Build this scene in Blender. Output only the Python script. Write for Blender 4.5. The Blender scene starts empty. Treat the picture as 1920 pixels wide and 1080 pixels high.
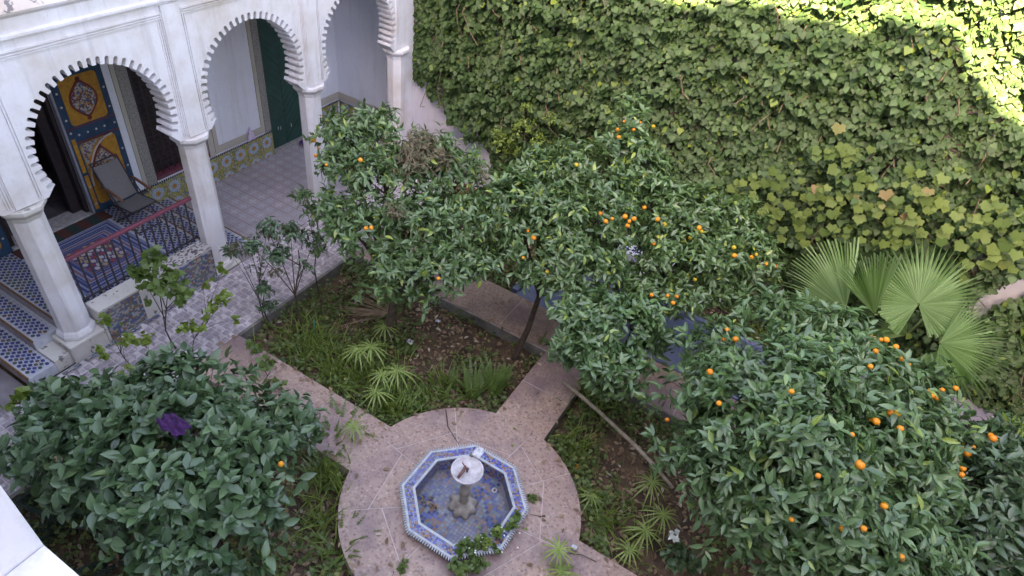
import bpy, bmesh, math, random
import numpy as np
from mathutils import Matrix, Vector
R = math.radians
random.seed(7); rng = np.random.default_rng(7)
scn = bpy.context.scene
C = scn.collection

# ------------------------------------------------------------------ camera
CAMH = 7.0
FPX = 1208.546467724293
RM = np.array([[0.854047844, 0.506979364, 0.116508387], [0.409963223, -0.518107204, -0.750663094], [-0.320206863, 0.688866351, -0.650331234]])
cd = bpy.data.cameras.new('camera'); cam = bpy.data.objects.new('camera', cd); C.objects.link(cam)
cd.sensor_width = 36; cd.lens = FPX/1920*36; cd.clip_start = 0.05; cd.clip_end = 500
M4 = Matrix.Identity(4)
for i in range(3):
    M4[i][0] = RM[0][i]; M4[i][1] = -RM[1][i]; M4[i][2] = -RM[2][i]
M4.translation = (0, 0, CAMH); cam.matrix_world = M4
scn.camera = cam
def at(px, py, z):
    r = RM.T@np.array([(px-960)/FPX, (py-540)/FPX, 1.0]); t = (z-CAMH)/r[2]
    return np.array([r[0]*t, r[1]*t, z])
def aty(px, py, y):
    r = RM.T@np.array([(px-960)/FPX, (py-540)/FPX, 1.0]); t = y/r[1]
    return np.array([r[0]*t, y, CAMH+r[2]*t])
def proj(P):
    c = (np.asarray(P)-np.array([0, 0, CAMH]))@RM.T
    return 960+FPX*c[:, 0]/c[:, 2], 540+FPX*c[:, 1]/c[:, 2], c[:, 2]

# ------------------------------------------------------------------ light
SUN_EL, SUN_AZ = 38.0, 0.0           # sun stands behind the camera side building (-Y)
w = bpy.data.worlds.new('World'); scn.world = w; w.use_nodes = True
nt = w.node_tree; nt.nodes.clear()
sky = nt.nodes.new('ShaderNodeTexSky'); sky.sky_type = 'NISHITA'; sky.sun_disc = False
sky.dust_density = 2.0; sky.sun_elevation = R(SUN_EL); sky.sun_rotation = R(180)
bg = nt.nodes.new('ShaderNodeBackground'); bg.inputs['Strength'].default_value = 0.15
wo = nt.nodes.new('ShaderNodeOutputWorld')
nt.links.new(sky.outputs[0], bg.inputs[0]); nt.links.new(bg.outputs[0], wo.inputs[0])
sd = bpy.data.lights.new('sun', 'SUN'); sd.energy = 5.0; sd.angle = R(0.5); sd.color = (1.0, 0.93, 0.78)
so = bpy.data.objects.new('sun', sd); C.objects.link(so)
sdir = Vector((0.0, math.cos(R(SUN_EL)), -math.sin(R(SUN_EL))))
so.rotation_euler = sdir.to_track_quat('-Z', 'Y').to_euler(); so.location = (0, -10, 20)
scn.view_settings.view_transform = 'Standard'; scn.view_settings.look = 'None'
scn.view_settings.exposure = 3.5; scn.view_settings.gamma = 1
scn.view_settings.use_curve_mapping = False
scn.view_settings.use_white_balance = True; scn.view_settings.white_balance_temperature = 9000; scn.view_settings.white_balance_tint = 20

# ------------------------------------------------------------------ materials
def nodes(name):
    m = bpy.data.materials.new(name); m.use_nodes = True
    t = m.node_tree; b = t.nodes['Principled BSDF']
    return m, t, b
def N(t, ty, **kw):
    n = t.nodes.new(ty)
    for k, v in kw.items():
        if k in n.inputs.keys(): n.inputs[k].default_value = v
        else: setattr(n, k, v)
    return n
def ramp(t, stops, src, const=False):
    r = t.nodes.new('ShaderNodeValToRGB'); e = r.color_ramp.elements
    if const: r.color_ramp.interpolation = 'CONSTANT'
    while len(e) < len(stops): e.new(0.5)
    for i, (p, c) in enumerate(stops): e[i].position = p; e[i].color = (*c, 1)
    t.links.new(src, r.inputs[0]); return r.outputs[0]
def mixc(t, f, a, b, mode='MIX'):
    n = t.nodes.new('ShaderNodeMix'); n.data_type = 'RGBA'; n.blend_type = mode
    for s, v in ((n.inputs[0], f), (n.inputs[6], a), (n.inputs[7], b)):
        if hasattr(v, 'links'): t.links.new(v, s)
        elif isinstance(v, tuple): s.default_value = (*v, 1)
        else: s.default_value = v
    return n.outputs[2]
def noise(t, scale, detail=4, rough=.55, co=None, obj=True):
    n = N(t, 'ShaderNodeTexNoise', Scale=scale, Detail=detail, Roughness=rough)
    if co is None:
        co = t.nodes.new('ShaderNodeNewGeometry').outputs['Position']
    t.links.new(co, n.inputs['Vector']); return n.outputs[0]
def bump(t, b, h, s=.3, d=.01):
    n = N(t, 'ShaderNodeBump', Strength=s, Distance=d)
    t.links.new(h, n.inputs['Height']); t.links.new(n.outputs[0], b.inputs['Normal'])
def mr(t, v, a, b_, c=0., d=1.):
    n = N(t, 'ShaderNodeMapRange'); n.inputs[1].default_value = a; n.inputs[2].default_value = b_
    n.inputs[3].default_value = c; n.inputs[4].default_value = d
    t.links.new(v, n.inputs[0]); return n.outputs[0]

def simple(name, c1, c2=None, scale=6, rough=.7, bs=.15, bscale=40, metal=0, lo=.35, hi=.65):
    m, t, b = nodes(name); c2 = c2 or tuple(x*.75 for x in c1)
    n = noise(t, scale, 6, .6)
    t.links.new(mixc(t, mr(t, n, lo, hi), c1, c2), b.inputs['Base Color'])
    b.inputs['Roughness'].default_value = rough; b.inputs['Metallic'].default_value = metal
    if bs: bump(t, b, noise(t, bscale, 4), bs)
    return m
def plaster(name, base=(.78, .75, .78), dirt=(.52, .42, .33), amount=.75, peel=0):
    m, t, b = nodes(name)
    c = mixc(t, mr(t, noise(t, 1.3, 6, .6), .45, .75, 0, amount), base, dirt)
    c = mixc(t, mr(t, noise(t, 14, 5, .7), .56, .72, 0, .35), c, tuple(x*.7 for x in base))
    sx = t.nodes.new('ShaderNodeMapping'); g = t.nodes.new('ShaderNodeNewGeometry')
    sx.inputs['Scale'].default_value = (9, 9, .8); t.links.new(g.outputs['Position'], sx.inputs[0])
    c = mixc(t, mr(t, noise(t, 1, 5, .6, sx.outputs[0]), .52, .8, 0, amount*.9), c, (.45, .42, .40))
    if peel:
        p = mr(t, noise(t, 6.5, 8, .62), .64-.05*peel, .655-.05*peel)
        c = mixc(t, p, c, (.20, .17, .17))
    t.links.new(c, b.inputs['Base Color']); b.inputs['Roughness'].default_value = .85
    bump(t, b, noise(t, 18, 8, .65), .35, .012)
    return m
def random_tiles(name, cols, size, joint=(.5, .5, .48), rough=.35, jw=.12):
    """small glazed tiles too fine to build singly: flat colour per cell"""
    m, t, b = nodes(name)
    g = t.nodes.new('ShaderNodeNewGeometry')
    sc = t.nodes.new('ShaderNodeVectorMath'); sc.operation = 'SCALE'; sc.inputs[3].default_value = 1/size
    t.links.new(g.outputs['Position'], sc.inputs[0])
    ad = t.nodes.new('ShaderNodeVectorMath'); ad.operation = 'ADD'; ad.inputs[1].default_value = (.313, .477, .219)
    t.links.new(sc.outputs[0], ad.inputs[0])
    fl = t.nodes.new('ShaderNodeVectorMath'); fl.operation = 'FLOOR'; t.links.new(ad.outputs[0], fl.inputs[0])
    wn = t.nodes.new('ShaderNodeTexWhiteNoise'); t.links.new(fl.outputs[0], wn.inputs[0])
    k = len(cols); c = ramp(t, [(i/k, cols[i]) for i in range(k)], wn.outputs[0], True)
    c = mixc(t, mr(t, noise(t, 3, 5), .45, .7, 0, .35), c, joint)
    t.links.new(c, b.inputs['Base Color']); b.inputs['Roughness'].default_value = rough
    return m
def island(name, cols, rough=.4, smear=None, const=True, amt=.5):
    m, t, b = nodes(name)
    g = t.nodes.new('ShaderNodeNewGeometry'); oi = t.nodes.new('ShaderNodeObjectInfo')
    a = t.nodes.new('ShaderNodeMath'); a.operation = 'ADD'; t.links.new(g.outputs['Random Per Island'], a.inputs[0]); t.links.new(oi.outputs['Random'], a.inputs[1])
    f = t.nodes.new('ShaderNodeMath'); f.operation = 'FRACT'; t.links.new(a.outputs[0], f.inputs[0])
    k = len(cols); c = ramp(t, [(i/k if const else i/max(1, k-1), cols[i]) for i in range(k)], f.outputs[0], const)
    if smear: c = mixc(t, mr(t, noise(t, 2.5, 6, .65), .42, .62, 0, amt), c, smear)
    t.links.new(c, b.inputs['Base Color']); b.inputs['Roughness'].default_value = rough
    return m, t, b, f.outputs[0]
def leafmat(name, dark, light, yellow=None, ypos=.93, rough=.42, trans=.13, clump=1.2, spec=.7):
    m, t, b, f = island(name, [dark, light], const=False, rough=rough)
    c = b.inputs['Base Color'].links[0].from_socket
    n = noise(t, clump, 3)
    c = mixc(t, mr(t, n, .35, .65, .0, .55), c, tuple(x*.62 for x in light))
    if yellow: c = mixc(t, mr(t, f, ypos, ypos+.05), c, yellow)
    t.links.new(c, b.inputs['Base Color'])
    b.inputs['Specular IOR Level'].default_value = spec
    tr = t.nodes.new('ShaderNodeBsdfTranslucent'); mx = t.nodes.new('ShaderNodeMixShader'); mx.inputs[0].default_value = trans
    hs = N(t, 'ShaderNodeHueSaturation', Saturation=1.15, Value=1.5); t.links.new(c, hs.inputs['Color']); t.links.new(hs.outputs[0], tr.inputs[0])
    out = t.nodes['Material Output']
    t.links.new(b.outputs[0], mx.inputs[1]); t.links.new(tr.outputs[0], mx.inputs[2]); t.links.new(mx.outputs[0], out.inputs[0])
    return m

WHITE = plaster('white_plaster')
WHITE2 = plaster('gallery_plaster', (.80, .82, .90), (.64, .66, .76), .35)
PEEL = plaster('peeling_plaster', (.66, .60, .57), (.55, .40, .32), .8, 1)
DIRTY = plaster('dirty_plaster', (.62, .58, .54), (.38, .33, .28), .8, .4)
CREAM = plaster('cream_frame', (.50, .46, .40), (.40, .36, .31), .5)
STIPPLE = simple('stippled_render', (.42, .40, .36), (.16, .15, .15), 60, .9, .6, 90)
CONC = simple('grey_concrete', (.24, .22, .21), (.13, .12, .11), 5, .9, .4)
SOIL = simple('dark_soil', (.16, .10, .065), (.06, .038, .026), 4, .95, .9, 25)
DARKW = simple('dark_wood', (.035, .022, .022), (.015, .01, .012), 12, .6, .2)
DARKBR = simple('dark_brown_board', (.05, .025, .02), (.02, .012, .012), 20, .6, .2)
BLACKM = simple('dark_iron', (.03, .025, .035), (.055, .045, .05), 30, .5, .1)
MAROON = simple('maroon_paint', (.23, .055, .085), (.16, .05, .07), 8, .4, .1)
WOOD = simple('worn_reddish_wood', (.26, .10, .06), (.14, .06, .04), 12, .6, .2)
GREEN = simple('dark_green_paint', (.012, .055, .045), (.018, .075, .06), 4, .45, .1)
BLUE = simple('teal_blue_paint', (.018, .07, .13), (.01, .035, .08), 9, .45, .1)
YEL = simple('ochre_yellow_paint', (.50, .25, .03), (.36, .15, .02), 14, .5, .1)
RED = simple('oxide_red_paint', (.22, .03, .025), (.12, .02, .02), 30, .5, .1)
MOTT = random_tiles('painted_arabesque', [(.4, .36, .33), (.14, .03, .04), (.05, .1, .2), (.45, .3, .1), (.3, .32, .36), (.2, .05, .04)], .022, (.25, .2, .2))
PALE = simple('pale_paint', (.55, .53, .5), (.4, .38, .38), 20, .5, .1)
MARBLE = simple('pale_marble', (.50, .46, .46), (.32, .28, .28), 18, .45, .15)
GREYF = simple('grey_mesh_fabric', (.19, .18, .18), (.15, .14, .145), 50, .8, .3, 200)
PURPLE = simple('purple_cloth', (.065, .012, .095), (.03, .006, .05), 8, .85, .5, 60)
PURP2 = simple('violet_plastic', (.10, .02, .26), (.06, .01, .16), 8, .4, .3)
LILAC = simple('lilac_cloth', (.60, .42, .72), (.75, .7, .8), 40, .8, .3)
POOLB = simple('chalky_blue_paint', (.12, .15, .28), (.20, .23, .34), 3, .7, .3)
BARK = simple('brown_bark', (.11, .075, .05), (.05, .035, .025), 14, .9, .8, 40)
STICK = simple('bare_grey_wood', (.48, .40, .31), (.30, .23, .17), 10, .8, .5)
TWIG = simple('dry_twig', (.24, .17, .11), (.12, .08, .05), 14, .9, .2)
ORANGE = simple('orange_peel', (.72, .20, .01), (.80, .29, .018), 9, .42, .25, 260)
ORANGEY = simple('orange_peel_turning', (.62, .36, .02), (.35, .30, .03), 12, .42, .25, 260)
PAPER = simple('white_litter', (.7, .7, .72), (.45, .45, .5), 20, .8, .3)
TEAL = simple('teal_plastic', (.02, .2, .17), (.03, .3, .25), 20, .4, .1)
STONE = simple('weathered_marble', (.42, .37, .33), (.2, .17, .14), 9, .7, .5, 60)
BOWLM = simple('white_marble_bowl', (.62, .58, .60), (.42, .38, .40), 14, .6, .4, 80)

# terrazzo paving of the garden paths
def terrazzo():
    m, t, b = nodes('pink_terrazzo')
    g = t.nodes.new('ShaderNodeNewGeometry')
    v = N(t, 'ShaderNodeTexVoronoi', Scale=33.0); t.links.new(g.outputs['Position'], v.inputs['Vector'])
    wv = t.nodes.new('ShaderNodeSeparateColor'); t.links.new(v.outputs['Color'], wv.inputs[0])
    c = ramp(t, [(0, (.43,.285,.225)), (.35, (.34,.20,.155)), (.6, (.24,.11,.085)), (.8, (.56,.40,.33)), (.93, (.14, .08, .085))], wv.outputs[0], True)
    c = mixc(t, mr(t, v.outputs['Distance'], .3, .7, .25, .85), c, (.42,.30,.24))
    c = mixc(t, mr(t, noise(t, 1.05, 6, .62), .46, .60, 0, .85), c, (.22,.145,.155))
    c = mixc(t, mr(t, noise(t, 7, 6, .7), .52, .75, 0, .45), c, (.56,.43,.36))
    oi = t.nodes.new('ShaderNodeObjectInfo')
    c = mixc(t, mr(t, oi.outputs['Random'], 0, 1, 0, .28), c, (.25, .17, .19))
    t.links.new(c, b.inputs['Base Color']); b.inputs['Roughness'].default_value = .55
    bump(t, b, noise(t, 60, 4), .15, .003)
    return m
TERR = terrazzo()
MORTAR = simple('pale_mortar', (.60, .50, .47), (.45, .36, .34), 8, .8, .2)
def gallery_tile_mat():
    m, t, b = nodes('cement_tile_print')
    tc = t.nodes.new('ShaderNodeTexCoord'); sp = t.nodes.new('ShaderNodeSeparateXYZ'); t.links.new(tc.outputs['Object'], sp.inputs[0])
    def mth(op, a, b_=None):
        n = t.nodes.new('ShaderNodeMath'); n.operation = op
        for i, v in enumerate((a, b_)):
            if v is None: continue
            if hasattr(v, 'links'): t.links.new(v, n.inputs[i])
            else: n.inputs[i].default_value = v
        return n.outputs[0]
    x, y = sp.outputs[0], sp.outputs[1]
    r = mth('SQRT', mth('ADD', mth('MULTIPLY', x, x), mth('MULTIPLY', y, y)))
    a = mth('ARCTAN2', y, x)
    pet = mth('SUBTRACT', r, mth('ADD', .05, mth('MULTIPLY', .028, mth('COSINE', mth('MULTIPLY', a, 4)))))
    f = mr(t, pet, -.004, .004, 1, 0)
    dm = mr(t, mth('ADD', mth('ABSOLUTE', x), mth('ABSOLUTE', y)), .088, .094, 0, 1)
    c = mixc(t, f, (.40, .37, .41), (.55, .52, .56))
    c = mixc(t, dm, c, (.48, .39, .41))
    oi = t.nodes.new('ShaderNodeObjectInfo')
    c = mixc(t, mr(t, oi.outputs['Random'], 0, 1, 0, .5), c, (.38, .35, .42))
    c = mixc(t, mr(t, noise(t, 1.5, 6, .65), .42, .68, 0, .75), c, (.33, .29, .31))
    t.links.new(c, b.inputs['Base Color']); b.inputs['Roughness'].default_value = .5
    return m
GTILE = gallery_tile_mat()
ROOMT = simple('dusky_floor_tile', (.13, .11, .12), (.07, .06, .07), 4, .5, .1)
PAVER = simple('lilac_grey_paver', (.66, .59, .62), (.46, .40, .42), 3.5, .8, .35, 60)
APRON = simple('worn_grey_paving', (.30, .27, .28), (.2, .17, .18), 3, .85, .3)
FLOORW = simple('glazed_white', (.55, .56, .60), (.42, .43, .48), 10, .35, .05)
INLAY, _, _, _ = island('inlay_blue_green', [(.03, .045, .20), (.025, .04, .18), (.04, .06, .24), (.03, .045, .16), (.04, .08, .08), (.12, .08, .06), (.025, .035, .14)], .3)
INLAYR, _, _, _ = island('rug_inlay', [(.5, .45, .42), (.5, .48, .46), (.45, .3, .15), (.3, .05, .06)], .6)
BRN = simple('brown_tile_edge', (.25, .11, .04), (.14, .07, .03), 20, .4, .1)
MOSF = random_tiles('mosaic_front', [(.30, .32, .36), (.05, .09, .22), (.26, .12, .06), (.10, .16, .14), (.34, .30, .26), (.08, .08, .14)], .03, (.32, .29, .3))
MOST = random_tiles('mosaic_ledge', [(.5, .46, .44), (.10, .08, .09), (.42, .38, .36)], .026, (.5, .48, .48))
POOLT, _, _, _ = island('basin_mosaic', [(.03, .055, .22), (.02, .03, .12), (.05, .09, .30), (.22, .10, .055), (.11, .16, .19), (.15, .20, .24), (.04, .06, .2), (.18, .12, .11)], .35, (.30, .29, .33), amt=.75)
RIMT, _, _, _ = island('rim_mosaic', [(.05, .08, .42), (.07, .11, .55), (.22, .28, .55), (.36, .17, .08), (.25, .3, .42), (.03, .04, .16), (.4, .24, .14)], .35, (.30, .33, .42), amt=.45)
RIME = simple('pale_glaze', (.50, .53, .56), (.34, .37, .41), 12, .4, .1)
DADO = random_tiles('dado_yellow_green', [(.38, .34, .07), (.16, .20, .06), (.44, .36, .08), (.40, .40, .36), (.42, .33, .06), (.14, .2, .3)], .022, (.36, .34, .2))
PETAL = simple('petal_glaze', (.50, .56, .70), (.3, .4, .6), 40, .35, 0)
OCORE = simple('orange_glaze', (.62, .28, .03), (.4, .15, .03), 60, .35, 0)
CHEV = simple('black_glaze', (.02, .02, .035), (.03, .03, .06), 20, .3, 0)

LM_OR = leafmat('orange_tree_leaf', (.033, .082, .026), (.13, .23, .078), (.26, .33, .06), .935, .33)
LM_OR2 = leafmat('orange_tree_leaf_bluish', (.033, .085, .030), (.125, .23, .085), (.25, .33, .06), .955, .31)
LM_DK = leafmat('shaded_leaf', (.025, .065, .028), (.085, .155, .068), (.14, .2, .04), .985, .36)  # darker leaf green, the right-hand tree's shade put into the colour
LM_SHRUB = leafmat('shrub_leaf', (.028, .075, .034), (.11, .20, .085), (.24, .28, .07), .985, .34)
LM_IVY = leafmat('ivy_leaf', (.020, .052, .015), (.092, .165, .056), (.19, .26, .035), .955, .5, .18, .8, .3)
LM_VINE = leafmat('grape_vine_leaf', (.07, .13, .03), (.18, .245, .06), (.25, .16, .08), .94, .55, .25, 1.2, .3)
LM_YEL = leafmat('young_yellow_leaf', (.15, .24, .045), (.27, .36, .08), None, .9, .45, .35)
LM_FERN = leafmat('fern_leaf', (.08, .15, .035), (.16, .25, .06), None, .9, .5, .35)
LM_FERND = leafmat('shaded_fern_leaf', (.02, .05, .04), (.045, .08, .06), None, .9, .5, .2)  # darker copy of the fern leaf with shade put into the colour
LM_PAP = leafmat('umbrella_sedge_leaf', (.18, .28, .06), (.32, .42, .11), None, .9, .45, .3)
LM_GRASS = leafmat('ground_cover_leaf', (.07, .13, .03), (.15, .22, .055), (.22, .23, .06), .9, .6, .3)
LM_DEAD = leafmat('dead_leaf', (.16, .095, .055), (.40, .27, .17), (.50, .42, .33), .9, .8, .1)
LM_DRYF = leafmat('dried_foliage', (.10, .075, .04), (.17, .14, .07), (.08, .11, .05), .7, .7, .2)
LM_PALM = leafmat('fan_palm_leaf', (.13, .26, .065), (.38, .54, .27), None, .9, .28, .35)  # blade tones spread wide, standing in for light contrast between pleats
STRAW = simple('straw_frond', (.42, .32, .22), (.25, .17, .11), 14, .8, .2)
PETW = simple('white_petal', (.75, .78, .74), (.6, .66, .6), 30, .6, .1)
PETY = simple('cream_petal', (.75, .65, .42), (.7, .5, .3), 30, .6, .1)

# ------------------------------------------------------------------ mesh helpers
class MB:
    def __init__(s): s.v = []; s.f = []; s.m = []
    def add(s, vs, fs, mi=0):
        o = len(s.v); s.v += [tuple(map(float, v)) for v in vs]; s.f += [tuple(i+o for i in f) for f in fs]; s.m += [mi]*len(fs); return s
    def box(s, a, b, mi=0):
        x0, y0, z0 = a; x1, y1, z1 = b
        return s.add([(x0, y0, z0), (x1, y0, z0), (x1, y1, z0), (x0, y1, z0), (x0, y0, z1), (x1, y0, z1), (x1, y1, z1), (x0, y1, z1)],
                     [(3, 2, 1, 0), (4, 5, 6, 7), (0, 1, 5, 4), (1, 2, 6, 5), (2, 3, 7, 6), (3, 0, 4, 7)], mi)
    def prism(s, pts, lo, hi, axis=2, mi=0):
        """polygon (2D pts, CCW) extruded between lo and hi along axis; convex or not"""
        n = len(pts)
        def P(p, h): return {2: (p[0], p[1], h), 0: (h, p[0], p[1]), 1: (p[0], h, p[1])}[axis]
        vs = [P(p, lo) for p in pts]+[P(p, hi) for p in pts]
        fs = [tuple(range(n-1, -1, -1)), tuple(range(n, 2*n))]+[(i, (i+1) % n, (i+1) % n+n, i+n) for i in range(n)]
        return s.add(vs, fs, mi)
    def tube(s, pts, rad, n=6, mi=0, cap=True):
        pts = [Vector(p) for p in pts]; rings = []
        if not hasattr(rad, '__len__'): rad = [rad]*len(pts)
        for i, p in enumerate(pts):
            d = (pts[min(i+1, len(pts)-1)]-pts[max(i-1, 0)]).normalized()
            a = d.orthogonal() if i == 0 else (pa-d*pa.dot(d))
            a = a.normalized(); pa = a; b = d.cross(a)
            rings.append([p+(a*math.cos(2*math.pi*k/n)+b*math.sin(2*math.pi*k/n))*rad[i] for k in range(n)])
        vs = [v for r in rings for v in r]
        fs = [(i*n+k, i*n+(k+1) % n, (i+1)*n+(k+1) % n, (i+1)*n+k) for i in range(len(pts)-1) for k in range(n)]
        if cap: fs += [tuple(range(n-1, -1, -1)), tuple(range((len(pts)-1)*n, len(pts)*n))]
        return s.add(vs, fs, mi)
    def lathe(s, prof, c, n=24, mi=0, flute=0, nf=8, rot=0):
        vs = []
        for r, z in prof:
            for k in range(n):
                a = 2*math.pi*k/n+rot; rr = r*(1+flute*math.cos(nf*a))
                vs.append((c[0]+rr*math.cos(a), c[1]+rr*math.sin(a), c[2]+z))
        fs = [(i*n+k, i*n+(k+1) % n, (i+1)*n+(k+1) % n, (i+1)*n+k) for i in range(len(prof)-1) for k in range(n)]
        fs += [tuple(range(n-1, -1, -1)), tuple(range((len(prof)-1)*n, len(prof)*n))]
        return s.add(vs, fs, mi)
    def build(s, name, mats, parent=None, smooth=False, bevel=0, kind=None):
        me = bpy.data.meshes.new(name); me.from_pydata(s.v, [], s.f); me.validate()
        mats = mats if isinstance(mats, (list, tuple)) else [mats]
        for m in mats: me.materials.append(m)
        if len(mats) > 1 and len(me.polygons) == len(s.m): me.polygons.foreach_set('material_index', s.m)
        if smooth: me.polygons.foreach_set('use_smooth', [True]*len(me.polygons))
        o = bpy.data.objects.new(name, me); C.objects.link(o)
        if parent: o.parent = parent; o.matrix_parent_inverse = Matrix.Translation(parent.location).inverted() if parent.parent is None else Matrix.Identity(4)
        if bevel:
            b = o.modifiers.new('bevel', 'BEVEL'); b.width = bevel; b.segments = 2; b.limit_method = 'ANGLE'
        if kind: o['kind'] = kind
        return o
def thing(name, label, cat, loc=(0, 0, 0), group=None):
    o = bpy.data.objects.new(name, None); C.objects.link(o); o.location = tuple(map(float, loc)); o.empty_display_size = .2
    o['label'] = label; o['category'] = cat
    if group: o['group'] = group
    return o
def tag(o, label, cat, group=None):
    o['label'] = label; o['category'] = cat
    if group: o['group'] = group
    return o
def struct(o): o['kind'] = 'structure'; return o
def sub(o, parent):
    """child of a part"""
    o.parent = parent; o.matrix_parent_inverse = Matrix.Identity(4) if parent.parent is None else (Matrix.Translation(parent.parent.location)@Matrix.Translation(parent.location)).inverted() if False else Matrix.Identity(4)
    return o
def place(me, name, loc, parent, rotz=0, tuple_scale=None, off=(0, 0, 0)):
    o = bpy.data.objects.new(name, me); C.objects.link(o)
    o.parent = parent
    o.location = Vector(loc)-Vector(off); o.rotation_euler = (0, 0, rotz)
    if tuple_scale: o.scale = tuple_scale
    return o

def clip_poly(poly, keep):
    """Sutherland-Hodgman; keep = list of (nx, ny, d): nx*x+ny*y <= d"""
    for nx, ny, d in keep:
        out = []
        for i in range(len(poly)):
            a, b = poly[i-1], poly[i]; da = nx*a[0]+ny*a[1]-d; db = nx*b[0]+ny*b[1]-d
            if (da <= 0) != (db <= 0):
                t_ = da/(da-db); out.append((a[0]+(b[0]-a[0])*t_, a[1]+(b[1]-a[1])*t_))
            if db <= 0: out.append(b)
        poly = out
        if len(poly) < 3: return []
    return poly

# ------------------------------------------------------------------ foliage helpers
def leaf_tpl(w=.36, fold=.10, curl=.18, k=3):
    """lanceolate leaf, length 1 along +Y, midrib folded: (verts, faces)"""
    ys = np.linspace(0, 1, k+2); vs = []; fs = []
    vs.append((0, 0, 0))
    for y in ys[1:-1]:
        h = w/2*math.sin(math.pi*y**.85); z = -curl*y*y
        vs += [(-h, y, z+fold*h*2), (0, y, z), (h, y, z+fold*h*2)]
    vs.append((0, 1, -curl))
    fs += [(0, 2, 1), (0, 3, 2)]
    for i in range(k-1):
        a = 1+3*i; fs += [(a, a+1, a+4, a+3), (a+1, a+2, a+5, a+4)]
    a = 1+3*(k-1); e = len(vs)-1; fs += [(a, a+1, e), (a+1, a+2, e)]
    return np.array(vs, float), fs
def heart_tpl(lobed=False):
    if lobed: o = [(0, .02), (.22, -.14), (.50, -.08), (.50, .14), (.66, .42), (.42, .50), (.34, .68), (.17, .72), (0, .96), (-.17, .72), (-.34, .68), (-.42, .50), (-.66, .42), (-.50, .14), (-.50, -.08), (-.22, -.14)]
    else: o = [(0, .02), (.22, -.1), (.47, .08), (.5, .34), (.3, .62), (0, .98), (-.3, .62), (-.5, .34), (-.47, .08), (-.22, -.1)]
    vs = [(0, .32, 0)]+[(x, y, .16*abs(x)-.16*max(0, y-.3)**2-.05*(x*x)) for x, y in o]
    n = len(o); fs = [(0, i+1, (i+1) % n+1) for i in range(n)]
    return np.array(vs, float), fs
def nrm(v): return v/np.maximum(np.linalg.norm(v, axis=-1, keepdims=True), 1e-9)
def frames(D, Nn):
    D = nrm(D); S = nrm(np.cross(D, Nn)); U = np.cross(S, D)
    return np.stack([S, D, U], -1)         # columns
def leaf_mesh(name, tpl, P, F, L, mat, parent, kind='stuff'):
    V, fs = tpl; n = len(P); k = len(V)
    A = (F*np.asarray(L)[:, None, None] if np.ndim(L) == 1 else F*np.asarray(L)[:, None, :])
    co = np.einsum('nij,kj->nki', A, V)+P[:, None, :]
    me = bpy.data.meshes.new(name)
    tot = np.array([len(f) for f in fs]); flat = np.concatenate([np.array(f) for f in fs])
    me.vertices.add(n*k); me.vertices.foreach_set('co', co.reshape(-1))
    idx = (flat[None, :]+(np.arange(n)*k)[:, None]).reshape(-1)
    me.loops.add(len(idx)); me.loops.foreach_set('vertex_index', idx)
    totn = np.tile(tot, n); me.polygons.add(len(totn))
    me.polygons.foreach_set('loop_start', np.concatenate([[0], np.cumsum(totn)[:-1]]))
    me.polygons.foreach_set('loop_total', totn)
    me.update(calc_edges=True); me.materials.append(mat)
    me.polygons.foreach_set('use_smooth', np.ones(len(totn), bool))
    o = bpy.data.objects.new(name, me); C.objects.link(o)
    if parent:
        o.parent = parent; o.matrix_parent_inverse = Matrix.Translation(parent.location).inverted()
    if kind: o['kind'] = kind
    return o
def pick_visible(P, L, count=300, cell=9):
    x, y, d = proj(P); ok = (x > 0) & (x < 1920) & (y > 0) & (y < 1080) & (d > .2)
    ids = np.where(ok)[0]; key = (x[ids]//cell).astype(int)*1000+(y[ids]//cell).astype(int)
    order = np.lexsort((d[ids], key)); ids = ids[order]; key = key[order]
    first = np.concatenate([[True], key[1:] != key[:-1]]) if len(key) else np.array([], bool)
    ids = ids[first]; s = L[ids]/d[ids]
    return ids[np.argsort(-s)][:count]
TPLM = {}
def foliage(tname, tpl, P, F, L, mat, parent, nparts=300, part='leaf', joined='foliage'):
    """the leaves that show largest as single objects, all the others as one joined part"""
    P = np.asarray(P); L = np.asarray(L); n = len(P)
    sel = pick_visible(P, L, nparts) if n > nparts else np.arange(n)
    key = (tname, mat.name)
    if key not in TPLM:
        me = bpy.data.meshes.new(part); me.from_pydata(tpl[0].tolist(), [], tpl[1]); me.materials.append(mat)
        me.polygons.foreach_set('use_smooth', [True]*len(me.polygons)); TPLM[key] = me
    me = TPLM[key]; T0 = Matrix.Translation(parent.location).inverted()
    for i in sel:
        o = bpy.data.objects.new(part, me); C.objects.link(o); o.parent = parent
        m = Matrix(F[i].tolist()).to_4x4(); s = float(L[i])
        o.matrix_local = T0@Matrix.Translation(P[i].tolist())@m@Matrix.Scale(s, 4)
    if n > len(sel):
        msk = np.ones(n, bool); msk[sel] = False
        leaf_mesh(joined, tpl, P[msk], F[msk], L[msk], mat, parent)
def sphere_pts(n): return nrm(rng.normal(size=(n, 3)))

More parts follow.
